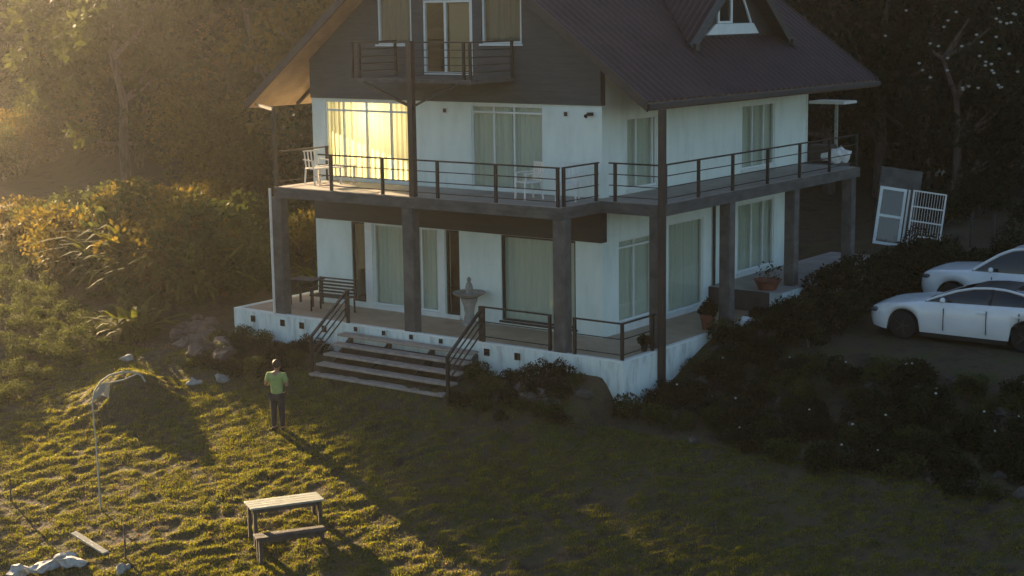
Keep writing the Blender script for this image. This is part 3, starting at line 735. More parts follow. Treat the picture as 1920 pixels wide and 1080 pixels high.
# taller hazy scrub in front of the forest
L3 = 'hazy olive scrub tree at the foot of the forest'
scr = [make_shrub('scrub_tree', 340+i, 4.2, 4.6, ['leaf_mid', 'leaf_dark', 'leaf_sun_gold'][i], 7000, .17, L3, 'tree', 22) for i in range(3)]
sp = [(x, y) for x, y in gs(-48, -13, 5, 30, 110, 8, 2.4) if y > 6.6+.37*(-x-10) and y < 17+.55*(-x-10)]
sp += [(x, y) for x, y in gs(-66, -38, 4, 34, 60, 9, 2.6) if 1.2 < y+.37*(x+10) < 9 and y > 1.5-.73*(x+26)-3]
LS = [L3, 'darker green scrub tree at the foot of the hazy forest', 'yellow leaved scrub tree at the foot of the hazy forest']
scatter(scr, sp, 'scrub trees at the forest edge', LS, .6, 1.25)
# taller shrubs whose tops shade the upper lawn, and trees further up the sun's path
L3b = 'tall leafy shrub standing above the undergrowth left of the terrace'
tsb = [make_shrub('tall_shrub', 350, 2.8, 2.4, 'leaf_mid', 2600, .19, L3b, clumps=24), make_strap('tall_strap_plant', 351, 2.9, 110, 'leaf_strap', L3b, w=.10), make_shrub('tall_shrub', 352, 2.5, 2.6, 'leaf_sun_gold', 2400, .17, L3b, clumps=26)]
LT = [L3b, 'tall plant with long arching bright leaves above the undergrowth left of the terrace', 'tall yellow leaved shrub standing above the undergrowth left of the terrace']
scatter(tsb, [(-15.4,.5,1.1), (-17.2,1.1,1.1), (-19.2,1.7,1.1), (-16.2,.7,1.2), (-18.2,.9,1.2), (-15.2,.35,1.15), (-20.4,1.5,1.1), (-17.3,1.0,1.0), (-21.6,.9,1.0)], 'tall shrubs left of the terrace', LT, .85, 1.1)
sp = [(x, y, 1.05) for x, y in gs(-80, -58, 18, 55, 38, 31, 3.6) if y+.37*(x+10) > 6.5]
scatter(protos, sp, G1, 'added shade tree at the far left edge of the forest', .8, 1.1)  # added to keep the low sun off the scrub and forest
scatter(scr, [(-22.5,-7.6,.8), (-24,-10.3,.8), (-23.5,-13,.8), (-21.5,-15.5,.8)], 'added scrub trees shading the lawn corner', 'added low tree out of view left of the lawn, shading its corner', .8, 1.0)  # unseen, added to cast shade on the near left lawn corner
LC = 'added tall bare trunked tree out of view on the sunny side, shading the lawn'  # unseen, added with high crowns to shade the right part of the lawn
sct = [make_tree('added_shade_tree', 440+i, 13.0, 4.6, .2, 3600, 9.9, 'leaf_mid', 'bark', LC, clumps=24, leafsize=.26) for i in range(2)]
scatter(sct, [(-46.0,11.5), (-47.5,14.0), (-50.0,15.4)], 'added shade trees on the sunny side of the garden', LC, .98, 1.02)
LB = 'small low weedy plant at the shaded edge of the lawn on the far left'
sp = [(x, y, .48) for x, y in gs(-27, -13, -8.5, 2.5, 190, 33, .60) if y < -3.4-.37*(x+10) and y > -8.0+.12*(-x-13) and not (x > -13.5 and y < -4)]
scatter([make_shrub('low_plant', 355+i, 1.35, 2.1, 'leaf_mid', 1500, .12, LB) for i in range(2)], sp, 'low plants left of the lawn', LB, .7, 1.1)
# dark planting on the right bank and behind the parked cars
L4 = 'dark low bush on the shaded bank below the cars'
L5 = 'dark bush in the shade between the house and the cars'
L6 = 'dark scrub behind the parked cars'
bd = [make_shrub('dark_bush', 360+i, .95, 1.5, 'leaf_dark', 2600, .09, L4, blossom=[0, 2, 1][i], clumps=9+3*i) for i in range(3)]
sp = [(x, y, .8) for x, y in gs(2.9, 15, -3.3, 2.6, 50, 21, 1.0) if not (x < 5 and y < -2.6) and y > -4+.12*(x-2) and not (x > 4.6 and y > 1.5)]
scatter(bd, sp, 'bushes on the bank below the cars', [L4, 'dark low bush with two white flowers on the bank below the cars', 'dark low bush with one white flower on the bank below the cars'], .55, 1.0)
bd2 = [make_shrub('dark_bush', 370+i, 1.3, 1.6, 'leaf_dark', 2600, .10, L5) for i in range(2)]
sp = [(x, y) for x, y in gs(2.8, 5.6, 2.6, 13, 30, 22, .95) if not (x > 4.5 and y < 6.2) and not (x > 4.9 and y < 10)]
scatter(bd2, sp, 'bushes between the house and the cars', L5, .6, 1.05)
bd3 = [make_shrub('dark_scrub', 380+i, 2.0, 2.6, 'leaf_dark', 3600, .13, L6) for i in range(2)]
sp = [(x, y) for x, y in gs(-3, 16, 13, 34, 62, 23, 1.9) if not (x < 4.5 and y < 19.5) and not (abs(-x*.6+y*.8-26.0) < 1.6)]
scatter(bd3, sp, 'scrub behind the parked cars', L6, .45, .85)
# planted bank under the terrace
L7 = 'low brown green plant on the bank under the white plinth'
bp = [make_shrub('bank_plant', 390+i, .45, .8, ['leaf_mid', 'leaf_dark', 'leaf_dark'][i], 1300, .06, L7) for i in range(3)]
sp = [(x, y, .9) for x, y in gs(-10.6, 2.2, -3.9, -2.35, 120, 25, .42) if not -7.0 < x < -1.8 and x < 1.4]
scatter(bp, sp, 'plants on the bank under the plinth', [L7, 'dark green low plant on the bank under the white plinth', 'darkest low plant on the bank under the white plinth'], .5, 1.0)
sp = [(x, y, 1.0) for x, y in gs(2.2, 3.2, -2.5, 4.8, 16, 26, .5)]
scatter(bp[:2], sp, 'plants along the side terrace', 'low dark plant beside the side terrace wall', .7, 1.1)
sp = [(x, y, 1.1) for x, y in gs(2.6, 14, -3.6, 2.4, 110, 27, .5) if not (x < 4.6 and y < -2.9) and not (x > 4.6 and y > 1.7)]
scatter(bp[:2], sp, 'low growth on the bank below the cars', 'scrappy low plant among earth and stones on the shaded bank', .5, 1.0)
# tree with white flowers at upper right
ft = make_tree('flowering_tree', 410, 8.5, 5.4, .2, 7500, 1.5, 'leaf_dark', 'bark', 'dark tree dotted with white blossoms, upper right behind the cars', 'tree', None, 26)
b = MB(); rr_ = random.Random(4)
for i in range(44):
    a = math.atan2(-.80, .60)+rr_.gauss(0, .75); e = rr_.uniform(-.5, .9); r_ = rr_.uniform(2.3, 2.9)
    b.lathe([(.01,-.04), (.065,0), (.05,.04), (.01,.05)], (math.cos(a)*math.cos(e)*r_, math.sin(a)*math.cos(e)*r_, 5.6+math.sin(e)*2.2), 6)
b.build('blossom', M['blossom'], ft)
put(ft, True, -.6, 23.4, 1.0)
gt = make_tree('bare_trunk_tree', 420, 13.0, 5.0, .2, 3500, 8.2, 'leaf_dark', 'pale_bark', 'slender pale trunked tree standing right of the roof', 'tree', None, 16)
put(gt, True, -9.6, 32.4, 1.0)
hb = make_tree('overhanging_tree', 430, 12.5, 5.0, .2, 5500, 4.5, 'leaf_sun_gold', 'bark', 'tree with sunlit golden leaves just left of the roof peak', 'tree', None, 20)
put(hb, True, -19.5, 14.0, 1.0)

# ---------------------------------------------------------------- rocks
def rock(name, x, y, r, lab, seed, group=None, sq=(1.2,1,.7), m='rock', dz=0):
    if 'dark rock' in lab or 'half buried' in lab: m = 'darkrock'
    g = random.Random(seed); o = MB().blob((0,0,0), r, g, rough=.4, sq=sq).build(name, M[m])
    o.location = (x, y, tz(x, y)+r*.15+dz); o.rotation_euler = (0, 0, g.uniform(0, 6)); return tag(o, lab, 'rock', group)
RG = 'rocks of the rubble pile'
g_ = random.Random(77)
for i in range(26):
    t = g_.random(); x = -13.6+3.9*t+g_.uniform(-.25,.25); y = -1.0-2.7*t+g_.uniform(-.55,.55)
    rock('rock', x, y, g_.uniform(.13,.34), 'brown rock in the rubble pile left of the terrace', 500+i, RG)
for i in range(22):
    x = g_.uniform(1.9, 3.4); y = g_.uniform(-2.2, 3.6)
    if x < 2.2: x += .3
    rock('rock', x, y, g_.uniform(.10,.2), 'dark rock on the slope beside the side terrace', 540+i, 'rocks beside the side terrace')
for i in range(34):
    rock('rock', g_.uniform(2.6, 13), g_.uniform(-3.2, 1.4), g_.uniform(.08,.22), 'dark rock half sunk in the shaded bank below the cars', 640+i, 'rocks on the bank below the cars')
for i in range(14):
    rock('rock', g_.uniform(-.6, 1.75), g_.uniform(-3.4, -2.4), g_.uniform(.10,.2), 'half buried rock on the bank under the plinth corner', 570+i, 'rocks under the plinth corner')
for i, (x, y) in enumerate(((-9.0,-4.1), (-9.6,-4.5), (-12.9,-3.9))): rock('rock', x, y, .16, ['pale rock at the head of the lit lawn', 'pale rock beside the dark mound', 'small pale rock in the shaded garden'][i], 600+i, m='stone')

# ---------------------------------------------------------------- picnic table and bench
def board_table(name, loc, rz, L_, Wd, hgt, topm, lab, cat, lean=0):
    root = empty(name, loc, rz, lab, cat)
    n = 4 if Wd > .5 else 2; w = Wd/n
    t = MB()
    for i in range(n): t.box(-L_/2, L_/2, -Wd/2+i*w+.006, -Wd/2+(i+1)*w-.006, hgt-.04, hgt)
    t.build('table_top' if hgt > .6 else 'seat', M[topm], root, bevel=.004)
    for sx in (-1, 1):
        for sy in (-1, 1): MB().box(sx*(L_/2-.09)-.035, sx*(L_/2-.09)+.035, sy*(Wd/2-.06)-.035, sy*(Wd/2-.06)+.035, -.25, hgt-.041).build('leg', M['darkwood'], root)
    a = MB()
    for sy in (-1, 1): a.box(-L_/2+.13, L_/2-.13, sy*(Wd/2-.06)-.02, sy*(Wd/2-.06)+.02, hgt-.13, hgt-.042)
    a.build('apron', M['darkwood'], root); return root
board_table('garden_table', (-1.98, -8.98, -2.79), R(60), 1.56, .60, .66, 'wood', 'weathered pale topped wooden garden table with dark legs on the lawn', 'table')
board_table('garden_bench', (-1.32, -9.50, -2.93), R(58), 1.46, .34, .38, 'darkwood', 'low dark wooden bench beside the garden table', 'bench')

# ---------------------------------------------------------------- bent pole with netting
def polep(a, z): b = Vector((-7.0,-9.77,-3.01)); return (rt*a+Vector((0,0,z)))
P = empty('netted_pole', (-7.0,-9.77,-3.01), 0, 'tall thin pole bent over at the top with pale netting, standing in the lawn', 'pole')
MB().tube([polep(.03,-.3), polep(.02,1.2), polep(-.02,2.44)], [.022,.020,.018], 6).build('pole', M['net'], P)
MB().tube([polep(-.02,2.44), polep(.05,2.7), polep(.2,2.92), polep(.40,3.06), polep(.70,3.13), polep(.95,3.12), polep(1.1,3.04), polep(1.17,2.9)], .022, 6).build('arch', M['net'], P)
MB().tube([polep(.10,2.80), polep(.35,2.88), polep(.7,2.95), polep(1.0,3.08)], .016, 6).build('arch', M['net'], P)
m = MB(); rr_ = random.Random(3)
for i in range(16):
    a = rr_.uniform(0,.12); m.tube([polep(-.02+a*.3,2.5), polep(.06+a,2.62+rr_.uniform(0,.1)), polep(.16+a,2.72+rr_.uniform(0,.12)), polep(.22+a,2.88)], rr_.uniform(.008,.016), 5)
for i in range(8): m.tube([polep(.25+.02*i,2.9), polep(.2+.02*i,2.75-.03*i), polep(.1+.02*i,2.60)], .008, 5)
m.build('netting', M['net'], P)
for (x, y, h, lab) in ((-4.64,-11.04,.78,'thin dark stake near the white sacks'), (-9.55,-10.27,.62,'short dark stake at the far left of the lawn')):
    s = MB().tube([(0,0,-.2), (.01,.01,h*.5), (0,.02,h)], [.022,.02,.016], 6).build('stake', M['darkwood']); s.location = (x, y, tz(x, y)); tag(s, lab, 'stake')
for i, (x, y, r_, lab) in enumerate(((-5.62,-11.62,.20,'crumpled white sack, the one nearest the plank'), (-5.95,-11.55,.17,'white sack behind the others in the shaded corner'), (-6.10,-12.0,.22,'white sack in the middle of the heap'), (-6.5,-12.3,.24,'lowest white sack in the bottom left corner'))):
    o = MB().blob((0,0,0), r_, random.Random(i+60), rough=.5, sq=(1.3,.85,.55)).build('sack', M['sackcloth'], smooth=False); o.location = (x, y, tz(x, y)+.1); o.rotation_euler = (0,.1,.6*i); tag(o, lab, 'sack')
o = MB().box(-.65,.65,-.07,.07,-.02,.02).build('plank', M['wood']); o.location = (-5.9,-10.95,tz(-5.9,-10.95)+.08); o.rotation_euler = (.1,.12,R(-8)); tag(o, 'brown plank lying at the edge of the lit lawn', 'plank')
rock('boulder', -4.35, -11.35, .16, 'pale round stone beside the thin stake', 88, m='stone')

# ---------------------------------------------------------------- terrace furniture
def metal_bench():
    root = empty('metal_bench', (-7.95,-1.0,.0), R(4), 'dark metal bench with slatted back on the left of the terrace', 'bench')
    s = MB()
    for i in range(5): s.box(-.62,.62,-.22+.09*i,-.15+.09*i,.42,.445)
    s.build('seat', M['metal'], root)
    b = MB().bar((-.62,.24,.86),(.62,.24,.86),.035)
    for i in range(4): b.bar((-.6,.24,.50+.09*i),(.6,.24,.50+.09*i),.03,.045)
    for x in (-.62,.62): b.bar((x,.22,.42),(x,.26,.88),.035)
    b.build('backrest', M['metal'], root)
    for x in (-.58,.58):
        for y in (-.2,.2): MB().bar((x,y,.001),(x,y*.9,.42),.035).build('leg', M['metal'], root)
        MB().bar((x,-.2,.42),(x,-.2,.62),.03).bar((x,-.22,.62),(x,.24,.64),.04,.025).build('armrest', M['metal'], root)
metal_bench()
root = empty('terrace_table', (-9.35,-.55,0), R(10), 'small brown table at the left end of the terrace behind the column', 'table')
MB().box(-.42,.42,-.3,.3,.68,.72).build('table_top', M['darkwood'], root, bevel=.006)
for x in (-.36,.36):
    for y in (-.24,.24): MB().box(x-.025,x+.025,y-.025,y+.025,.001,.679).build('leg', M['darkwood'], root)
F_ = empty('garden_fountain', (-3.75,-.45,0), 0, 'grey stone pedestal fountain with wide basin and little figure against the white wall', 'fountain')
MB().lathe([(.24,.001),(.24,.06),(.15,.12),(.12,.3),(.15,.5),(.2,.62),(.22,.7)], (0,0,0), 18).build('pedestal', M['stone'], F_, smooth=True)
MB().lathe([(.16,.701),(.40,.80),(.43,.85),(.40,.86),(.30,.81),(.05,.80)], (0,0,0), 22).build('basin', M['stone'], F_, smooth=True)
MB().lathe([(.09,.801),(.07,.88),(.10,.95),(.08,1.05),(.04,1.12),(.06,1.17),(.04,1.22),(.01,1.24)], (0,0,0), 12).build('figure', M['stone'], F_, smooth=True)
def chair(name, loc, rz, m_, lab, slats=True):
    root = empty(name, loc, rz, lab, 'chair')
    MB().box(-.24,.24,-.22,.24,.40,.43).build('seat', M[m_], root, bevel=.008)
    b = MB()
    for i in range(5): b.bar((-.2+.1*i,.24,.44),(-.2+.1*i,.31,.84),.035,.02)
    b.bar((-.24,.31,.86),(.24,.31,.86),.05,.03); b.build('backrest', M[m_], root)
    for x in (-.22,.22):
        MB().bar((x,-.2,.399),(x*1.08,-.23,.001),.035).build('leg', M[m_], root); MB().bar((x,.22,.399),(x*1.08,.27,.001),.035).build('leg', M[m_], root)
        MB().bar((x*1.1,-.2,.43),(x*1.1,-.2,.62),.03).bar((x*1.1,-.24,.63),(x*1.1,.29,.64),.045,.025).build('armrest', M[m_], root)
chair('metal_chair', (-8.35,-1.0,3.4), R(75), 'whitemetal', 'pale metal armchair at the sunlit left end of the balcony')
chair('plastic_chair', (-1.45,-1.0,3.4), R(-25), 'white', 'white plastic chair on the balcony under the grey curtained door')
chair('plastic_chair', (-.42,-.85,3.4), R(25), 'white', 'white plastic chair at the notched right corner of the balcony')
root = empty('balcony_table', (-8.35,-.45,3.4), 0, 'slatted pale side table or lounger back beside the metal armchair on the balcony', 'table')
tb_ = MB()
for i in range(7): tb_.box(-.3,.62,-.32+.09*i,-.26+.09*i,.42,.45)
tb_.build('table_top', M['whitemetal'], root)
for x in (-.25,.57):
    for y in (-.28,.25): MB().box(x-.02,x+.02,y-.02,y+.02,.001,.419).build('leg', M['whitemetal'], root)
# pots and plants
def potted(name, x, y, z, r_, h, potm, plant, lab, lm='leaf_dark', ph=.5):
    root = empty(name, (x,y,z), 0, lab, 'potted plant')
    MB().lathe([(r_*.65,.001),(r_*.8,h*.5),(r_,h*.92),(r_*1.08,h),(r_*.9,h),(r_*.85,h*.9)], (0,0,0), 16).build('pot', M[potm], root, smooth=True)
    rng = np.random.RandomState(int(abs(x*100))); cs = [(rng.normal()*r_*.5, rng.normal()*r_*.5, h+ph*rng.uniform(.2,.9), ph*.3) for _ in range(7)]
    MB().tube([(0,0,h*.85),(.03,.02,h+ph*.5)], .02, 6).build('stem', M['bark'], root)
    V, F = leaves_mesh(rng, cs, 500 if plant else 60, .09, 1.1, .2); fastmesh('foliage', V, F, M[lm], root)
potted('potted_plant', 1.55, 2.35, .001, .20, .38, 'terracotta', 1, 'tall red clay pot by the second side column', ph=.35)
potted('potted_plant', 1.55, 5.45, .553, .36, .26, 'terracotta', 0, 'wide round red bowl with a bare little tree on the raised floor', ph=.55)
potted('potted_plant', 1.72, -.85, .031, .10, .18, 'black', 1, 'small dark pot beside the corner steel post', ph=.15)
potted('potted_plant', 2.35, 3.45, tz(2.35,3.45), .12, .22, 'white', 1, 'small white pot at the foot of the second side column', ph=.25)
potted('potted_plant', 2.25, 7.3, .2, .14, .36, 'white', 1, 'white pot by the third side column', ph=.4)
potted('potted_plant', 2.35, 12.1, .25, .14, .32, 'white', 1, 'white pot at the rear corner of the raised floor', ph=.4)
potted('potted_plant', 2.6, 4.7, tz(2.6,4.7), .17, .25, 'terracotta', 1, 'red pot with red leaved plant among the bushes', 'redleaf', .3)
o = MB().blob((0,0,.16), .17, random.Random(2), rough=.2, sq=(1,1.2,.9)).build('white_bag', M['white']); o.location = (2.3,3.0,tz(2.3,3.0)); tag(o, 'white bag lying by the red clay pot', 'bag')
for i, (x, y, z, lab) in enumerate(((.70,10.85,3.4,'white bundle on the rear landing by the last rail post'), (.85,11.15,3.4,'pale folded sheet at the rear corner of the landing'))):
    o = MB().blob((0,0,.2), .26, random.Random(i+5), rough=.3, sq=(1.3,.9,.8)).build('bundle', M['white']); o.location = (x,y,z-.02); tag(o, lab, 'bundle')
o = MB().box(-.35,.35,-.25,.25,.001,.5).build('storage_box', M['darkwood'], bevel=.02); o.location = (.35,10.95,3.4); tag(o, 'brown box beside the rear wall on the landing', 'box')

# ---------------------------------------------------------------- door panels and grille leaning behind the house
tilt = R(-9)
def leaning(name, x, y, w, h, lab, cat):
    root = empty(name, (x, y, tz(x,y)-.02), 0, lab, cat); root.rotation_euler = (tilt, R(9), R(37)); return root
dp = leaning('concrete_panel', .78, 15.1, 1, 2, 'tall rough grey panel leaning behind the white door', 'panel')
MB().box(-.65,.65,.10,.18,0,2.35).build('panel', M['concrete'], dp)
dr = leaning('leaning_door', .70, 14.75, 1, 2, 'loose white framed door with two dark panes leaning behind the house', 'door')
fm = MB()
for (a, b, c, d) in ((-.42,-.33,0,1.8),(.33,.42,0,1.8),(-.33,.33,0,.09),(-.33,.33,1.71,1.8),(-.33,.33,.86,.94)): fm.box(a, b, -.03,.02, c, d)
fm.build('frame', M['trim'], dr); MB().box(-.33,.33,-.012,.002,.09,.86).box(-.33,.33,-.012,.002,.94,1.71).build('pane', M['carglass'], dr)
MB().box(.47,.53,-.03,.02,0,1.8).build('side_post', M['whitemetal'], dr)
gr = leaning('leaning_grille', 1.72, 15.15, 1, 2, 'white barred window grille leaning beside the loose door', 'grille')
fm = MB()
for x in (-.5,.5): fm.box(x-.025,x+.025,-.02,.02,0,1.85)
for z in (.025,.45,.9,1.35,1.83): fm.box(-.475,.475,-.018,.018,z-.022,z+.022)
fm.build('frame', M['whitemetal'], gr)
fm = MB()
for i in range(11): fm.box(-.42+.084*i-.006,-.42+.084*i+.006,-.006,.006,.047,1.808)
fm.build('bars', M['whitemetal'], gr)
for i, (x, y) in enumerate(((2.5,17.1),(3.1,17.4))):
    o = MB().bar((0,0,-.2),(.03,0,1.1),.07).build('fence_post', M['darkwood']); o.location = (x,y,tz(x,y)); tag(o, ['left one of two short posts behind the grille', 'right one of two short posts behind the grille'][i], 'post')
for i, (x, y) in enumerate(((-3.6,29.4),(-2.7,29.2))): rock('rock', x, y, .22, ['white stone on the dark slope behind the house, left one', 'white stone on the dark slope behind the house, right one'][i], 700+i, m='blossom')

# ---------------------------------------------------------------- cars
def interp(x, tab):
    xs = [t[0] for t in tab]; ys = [t[1] for t in tab]; return float(np.interp(x, xs, ys))
def car(name, loc, spec, lab):
    root = empty(name, loc, 0, lab, 'car'); S_ = spec
    L_ = S_['L']; st = np.concatenate([[0,.03,.08,.15,.25], np.arange(.35, L_-.3, .05), [L_-.25,L_-.15,L_-.08,L_-.03,L_]])
    r_a = S_['ra']
    def low(x):
        z = interp(x, S_['low'])
        for ax in S_['axles']:
            d = abs(x-ax)
            if d < r_a: z = max(z, S_['rw']+math.sqrt(r_a*r_a-d*d))
        return z
    V = []; F = []; ns = 9; nt_ = 8; row = 2*ns+nt_-1
    for x in st:
        w = interp(x, S_['plan']); zt = interp(x, S_['top']); zl = min(low(x), zt-.05); pts = []
        sh = [(.94,0),(.975,.15),(.995,.32),(1,.5),(.995,.66),(.975,.80),(.945,.90),(.91,.965),(.86,1.0)]
        for (k, t) in sh:
            z = zl+(zt-zl)*t
            full = S_['sill']+(zt-S_['sill'])*t
            pts.append((w*k, z))
        cr = interp(x, S_['crown']); wt = w*.86
        topp = [(wt*math.cos(math.pi*j/nt_), zt+cr*(1-math.cos(math.pi*j/nt_)**2)) for j in range(1, nt_)]
        sec = pts+topp+[(-a, b) for a, b in pts[::-1]]
        V += [(x, -a, b) for a, b in sec]
    n = len(sec)
    for i in range(len(st)-1):
        for j in range(n-1): F.append((i*n+j, i*n+j+1, (i+1)*n+j+1, (i+1)*n+j))
    F.append(tuple(range(n))); F.append(tuple((len(st)-1)*n+j for j in range(n))[::-1])
    MB().add(V, F).build('body', M['paint'], root, smooth=True)
    # greenhouse
    a, b = S_['gx']; gs_ = np.linspace(a, b, 26); V = []; F = []
    def gsec(x):
        zb = interp(x, S_['belt']); zr = max(zb+.01, interp(x, S_['roof'])); t = min(1, (zr-zb)/(S_['H']-interp(2.5, S_['belt'])))
        w0 = S_['wb']; w1 = S_['wb']-(S_['wb']-S_['wr'])*t
        return zb, zr, w0, w1
    for x in gs_:
        zb, zr, w0, w1 = gsec(x); k = .04
        sec = [(w0, zb-.06), (w0, zb), (w0+(w1-w0)*.5, zb+(zr-zb)*.55), (w1, zr-.03), (w1-.06, zr)]+[(w1*(1-j/4)-.06*(1-j/4), zr+k*(1-(1-j/4)**2)) for j in range(1, 5)]
        full = sec+[(-p, q) for p, q in sec[:-1][::-1]]
        V += [(x, -p, q) for p, q in full]; n = len(full)
    for i in range(len(gs_)-1):
        for j in range(n-1): F.append((i*n+j, i*n+j+1, (i+1)*n+j+1, (i+1)*n+j))
    F.append(tuple(range(n))); F.append(tuple((len(gs_)-1)*n+j for j in range(n))[::-1])
    MB().add(V, F).build('windows', M['carglass'], root, smooth=True)
    ra, rb = S_['rx']; V = []; F = []; xs_ = np.linspace(ra, rb, 12)
    for x in xs_:
        zb, zr, w0, w1 = gsec(x)
        V += [(x, -(w1-.05)*(1-j/4), zr+.006+.04*(1-(1-j/4)**2)) for j in range(0, 9)] if False else [(x, -(w1-.05)*math.cos(math.pi*j/8), zr+.008+.04*(1-math.cos(math.pi*j/8)**2)) for j in range(9)]
    for i in range(11):
        for j in range(8): F.append((i*9+j, i*9+j+1, (i+1)*9+j+1, (i+1)*9+j))
    MB().add(V, F).build('roof', M[S_['roofm']], root, smooth=True)
    for s in (-1, 1):
        ps = []
        for x in np.linspace(a+.02, b-.02, 22):
            zb, zr, w0, w1 = gsec(x); ps.append((x, s*(w1-.005), zr-.01))
        MB().tube(ps, S_['rail'], 6).build('roof_rail', M['paint'], root, smooth=True)
        yb = s*(S_['wb']+.012)
        for x in S_['pillars']:
            zb, zr, w0, w1 = gsec(x); MB().bar((x, s*(w0+.004), zb), (x+.03, s*(w1+.004), zr-.03), .07, .02).build('pillar', M[S_['pm']], root)
        d = MB(); wp = interp(2.4, S_['plan'])
        for x in S_['doors']: d.box(x-.004, x+.004, s*(wp+.003)-.02, s*(wp+.003)+.004*s+(.0 if s > 0 else .02), S_['sill']+.10, interp(x, S_['top'])-.12)
        d.build('door_seam', M['black'], root)
        MB().box(S_['axles'][0]+r_a+.02, S_['axles'][1]-r_a-.02, min(s*(wp-.03), s*(wp-.14)), max(s*(wp-.03), s*(wp-.14)), S_['sill']-.10, S_['sill']-.003).build('side_skirt', M['black'], root)
        for x in S_['handles']: MB().box(x, x+.18, min(s*(wp-.02), s*(wp+.025)), max(s*(wp-.02), s*(wp+.025)), S_['hz'], S_['hz']+.025).build('door_handle', M['paint'], root)
        mx = S_['mirror']; MB().blob((mx, s*(wp+.07), interp(mx, S_['belt'])+.07), .10, random.Random(1), rough=.02, sq=(.6,1.1,.7)).build('wing_mirror', M['paint'], root, smooth=True)
        hx, hz = S_['head']; MB().blob((hx, s*(interp(hx, S_['plan'])*.93), hz), .13, random.Random(1), rough=.0, sq=(1.5,.5,.5)).build('headlight', M['lamp'], root, smooth=True)
    MB().box(-.02,.03,-.40,.40,.42,.60).build('grille', M['black'], root, bevel=.02)
    for ax in S_['axles']:
        for s in (-1, 1):
            y = s*(S_['plan'][4][1]-.13); rw = S_['rw']
            t = MB().lathe([(rw*.68,-.11),(rw*.97,-.10),(rw,-.06),(rw,.06),(rw*.97,.10),(rw*.68,.11)], (ax, y, rw), 24, 'y').build('tyre', M['tyre'], root, smooth=True)
            r2_ = MB().lathe([(rw*.66,-.09),(rw*.66,.09)], (ax, y, rw), 20, 'y')
            for k in range(5):
                an = k*2*math.pi/5; r2_.bar((ax, y+s*.10, rw), (ax+math.cos(an)*rw*.62, y+s*.10, rw+math.sin(an)*rw*.62), .06, .02)
            r2_.build('rim', M['rim'], t)
    return root
sedan = dict(L=4.95, axles=(.93,3.90), rw=.335, ra=.40, sill=.22, H=1.45,
    low=[(0,.34),(.1,.25),(.5,.20),(1.3,.22),(3.4,.22),(4.5,.26),(4.95,.40)],
    plan=[(0,.62),(.12,.78),(.35,.88),(.8,.925),(1.5,.93),(3.6,.93),(4.3,.90),(4.8,.80),(4.95,.66)],
    top=[(0,.62),(.06,.70),(.2,.76),(.5,.83),(1.0,.90),(1.6,.955),(2.2,.975),(3.4,1.01),(4.0,1.03),(4.6,1.02),(4.85,.97),(4.95,.86)],
    crown=[(0,.02),(.4,.07),(1.3,.08),(1.8,.04),(4.2,.04),(4.95,.02)],
    belt=[(1.4,.96),(2.2,.985),(3.6,1.01),(4.4,1.03)], roof=[(1.45,.98),(1.8,1.12),(2.15,1.25),(2.55,1.345),(2.95,1.38),(3.35,1.37),(3.75,1.30),(4.1,1.17),(4.45,1.04)],
    gx=(1.45,4.42), rx=(2.5,3.5), wb=.80, wr=.60, roofm='black', rail=.032, pillars=(3.0,), pm='black', doors=(1.95,2.98,3.75), handles=(2.75,3.6), hz=.80, mirror=1.95, head=(.22,.64))
suv = dict(L=4.9, axles=(.92,3.84), rw=.38, ra=.45, sill=.38, H=1.80,
    low=[(0,.50),(.1,.42),(.5,.36),(1.3,.38),(3.4,.38),(4.5,.42),(4.9,.55)],
    plan=[(0,.72),(.12,.86),(.35,.93),(.8,.96),(1.5,.97),(3.6,.97),(4.4,.95),(4.8,.90),(4.9,.80)],
    top=[(0,.86),(.06,.95),(.2,1.01),(.5,1.06),(1.0,1.10),(1.5,1.13),(2.2,1.14),(3.4,1.16),(4.4,1.18),(4.8,1.16),(4.9,1.05)],
    crown=[(0,.02),(.4,.07),(1.3,.07),(1.8,.04),(4.2,.04),(4.9,.02)],
    belt=[(1.3,1.12),(2.2,1.14),(3.6,1.16),(4.8,1.18)], roof=[(1.4,1.14),(1.75,1.38),(2.1,1.60),(2.4,1.72),(2.9,1.78),(3.8,1.77),(4.4,1.70),(4.7,1.45),(4.8,1.25)],
    gx=(1.4,4.78), rx=(2.3,4.4), wb=.86, wr=.66, roofm='paint', rail=.04, pillars=(3.0,), pm='black', doors=(1.95,2.98,3.9), handles=(2.75,3.75), hz=.96, mirror=1.95, head=(.24,.88))
car('parked_car', (5.06,4.80,-.02), sedan, 'low white saloon car with dark curved roof, parked nearer the camera')
car('parked_car', (4.90,8.30,.06), suv, 'tall white off road car parked behind the saloon, half out of the picture')

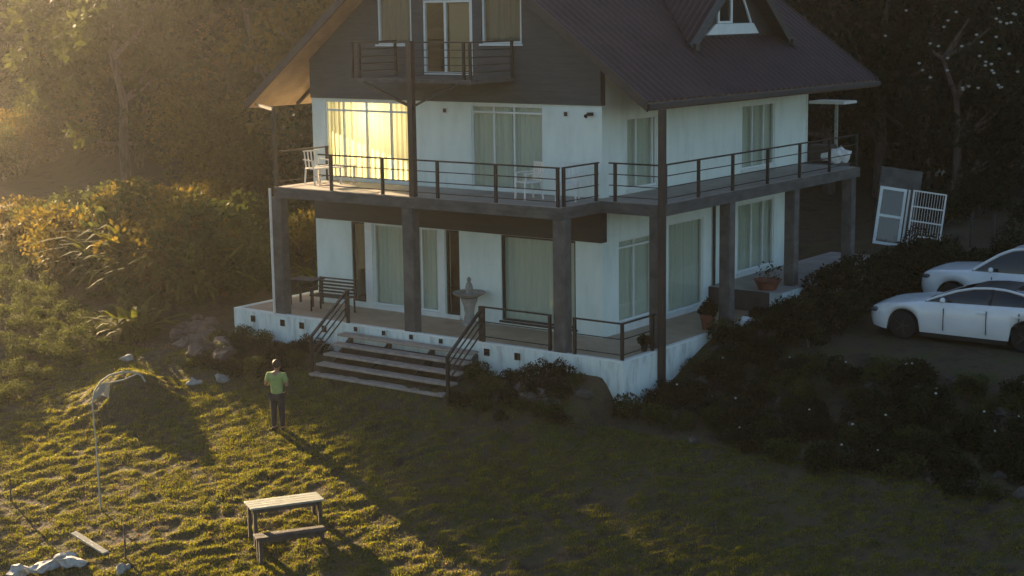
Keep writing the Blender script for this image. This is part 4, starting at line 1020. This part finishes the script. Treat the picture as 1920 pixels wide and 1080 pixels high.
# ---------------------------------------------------------------- person on the lawn, seen from behind
def skin(name, nodes, edges, m_, parent, sub=2):
    me = bpy.data.meshes.new(name); me.from_pydata([n[0] for n in nodes], edges, []); me.materials.append(m_)
    o = bpy.data.objects.new(name, me); LINK(o)
    md = o.modifiers.new('skin', 'SKIN'); md.use_smooth_shade = True
    for i, n in enumerate(nodes):
        r = n[1] if isinstance(n[1], tuple) else (n[1], n[1]); o.data.skin_vertices[0].data[i].radius = r
    o.data.skin_vertices[0].data[0].use_root = True
    s = o.modifiers.new('sub', 'SUBSURF'); s.levels = sub; s.render_levels = sub
    if parent: o.parent = parent
    return o
def person():
    root = empty('person', (-5.47,-5.63,-1.86), R(22), 'person in a green shirt and dark trousers on the lawn, forearms raised, seen from behind', 'person')
    N = []; E = []
    def a(p, r, par=None):
        N.append((p, r)); i = len(N)-1
        if par is not None: E.append((par, i))
        return i
    pel = a((0,0,.88), (.115,.085)); w = a((0,.0,1.02), (.12,.085), pel); ch = a((0,.0,1.20), (.165,.11), w); ub = a((0,.0,1.33), (.14,.09), ch)
    nk = a((0,.02,1.42), .052, ub); hd0 = a((0,.045,1.49), .075, nk); hd = a((0,.06,1.56), (.078,.095), hd0); a((0,.055,1.635), (.055,.065), hd)
    a((0,.155,1.535), .018, hd)
    for s in (-1, 1): a((s*.085,.05,1.545), (.014,.025), hd)
    for s in (-1, 1):
        sh = a((s*.18,.0,1.33), .062, ub); el = a((s*.27,-.02,1.08), .044, sh); fo = a((s*.20,.16,1.09), .037, el); wr = a((s*.11,.27,1.15), .027, fo)
        pm = a((s*.085,.32,1.17), (.036,.02), wr)
        for k in range(4):
            kn = a((s*(.095-.02*k)-s*.0,.37,1.185-.006*k), .010, pm); a((s*(.085-.02*k),.395-.003*k,1.16), .0085, kn)
        th = a((s*.05,.33,1.20), .011, pm); a((s*.035,.355,1.215), .009, th)
        hp = a((s*.085,0,.84), .078, pel); kn = a((s*.10,.015,.47), .048, hp); cf = a((s*.105,.0,.30), .042, kn); an = a((s*.11,-.01,.09), .033, cf)
        he = a((s*.112,-.03,.045), .036, an); a((s*.125,.15,.03), (.042,.026), he)
    skin('body', N, E, M['skin'], root)
    N = []; E = []
    b = a((0,0,.84), (.165,.125)); w = a((0,0,.98), (.155,.115), b); ch = a((0,0,1.18), (.185,.13), w); u = a((0,0,1.335), (.155,.105), ch); a((0,.01,1.385), .075, u)
    for s in (-1, 1): sh = a((s*.19,0,1.335), .078, u); a((s*.25,-.015,1.15), .066, sh)
    skin('shirt', N, E, M['shirt'], root)
    N = []; E = []
    b = a((0,0,.875), (.15,.115))
    for s in (-1, 1): hp = a((s*.085,0,.82), .108, b); kn = a((s*.10,.015,.47), .080, hp); cf = a((s*.105,.0,.28), .070, kn); a((s*.11,-.005,.07), .062, cf)
    skin('trousers', N, E, M['trousers'], root)
    hb_ = MB().blob((0,.03,1.595), .112, random.Random(3), rough=.04, sq=(.92,1.0,1.0)); hb_.build('hair', M['hair'], root, smooth=True)
    for s in (-1, 1): MB().box(s*.118-.045, s*.118+.045, -.075,.19, -.005,.06).build('shoe', M['black'], root, bevel=.02)
    o = MB().box(-.09,.09,-.05,.05,-.02,.02).build('remote_control', M['black'], bevel=.008)
    o.location = (-5.47+.375*-math.sin(R(22)), -5.63+.375*math.cos(R(22)), -1.86+1.20); o.rotation_euler = (.3,0,R(22)); tag(o, 'small dark controller held in both hands of the person on the lawn', 'controller')
person()

# ---------------------------------------------------------------- haze: one even box of pale air round the scene
hz = MB().box(-172, 132, -112, 192, -16, 46)
hm = bpy.data.materials.new('haze_air'); hm.use_nodes = True; nt = hm.node_tree; nt.nodes.remove(nt.nodes['Principled BSDF'])
pv = nt.nodes.new('ShaderNodeVolumePrincipled'); pv.inputs['Color'].default_value = (.95,.93,.90,1); pv.inputs['Density'].default_value = .00062; pv.inputs['Anisotropy'].default_value = .92
nt.links.new(pv.outputs[0], nt.nodes['Material Output'].inputs['Volume'])
o = hz.build('haze', hm); tag(o, kind='stuff'); o['label'] = 'warm evening haze'
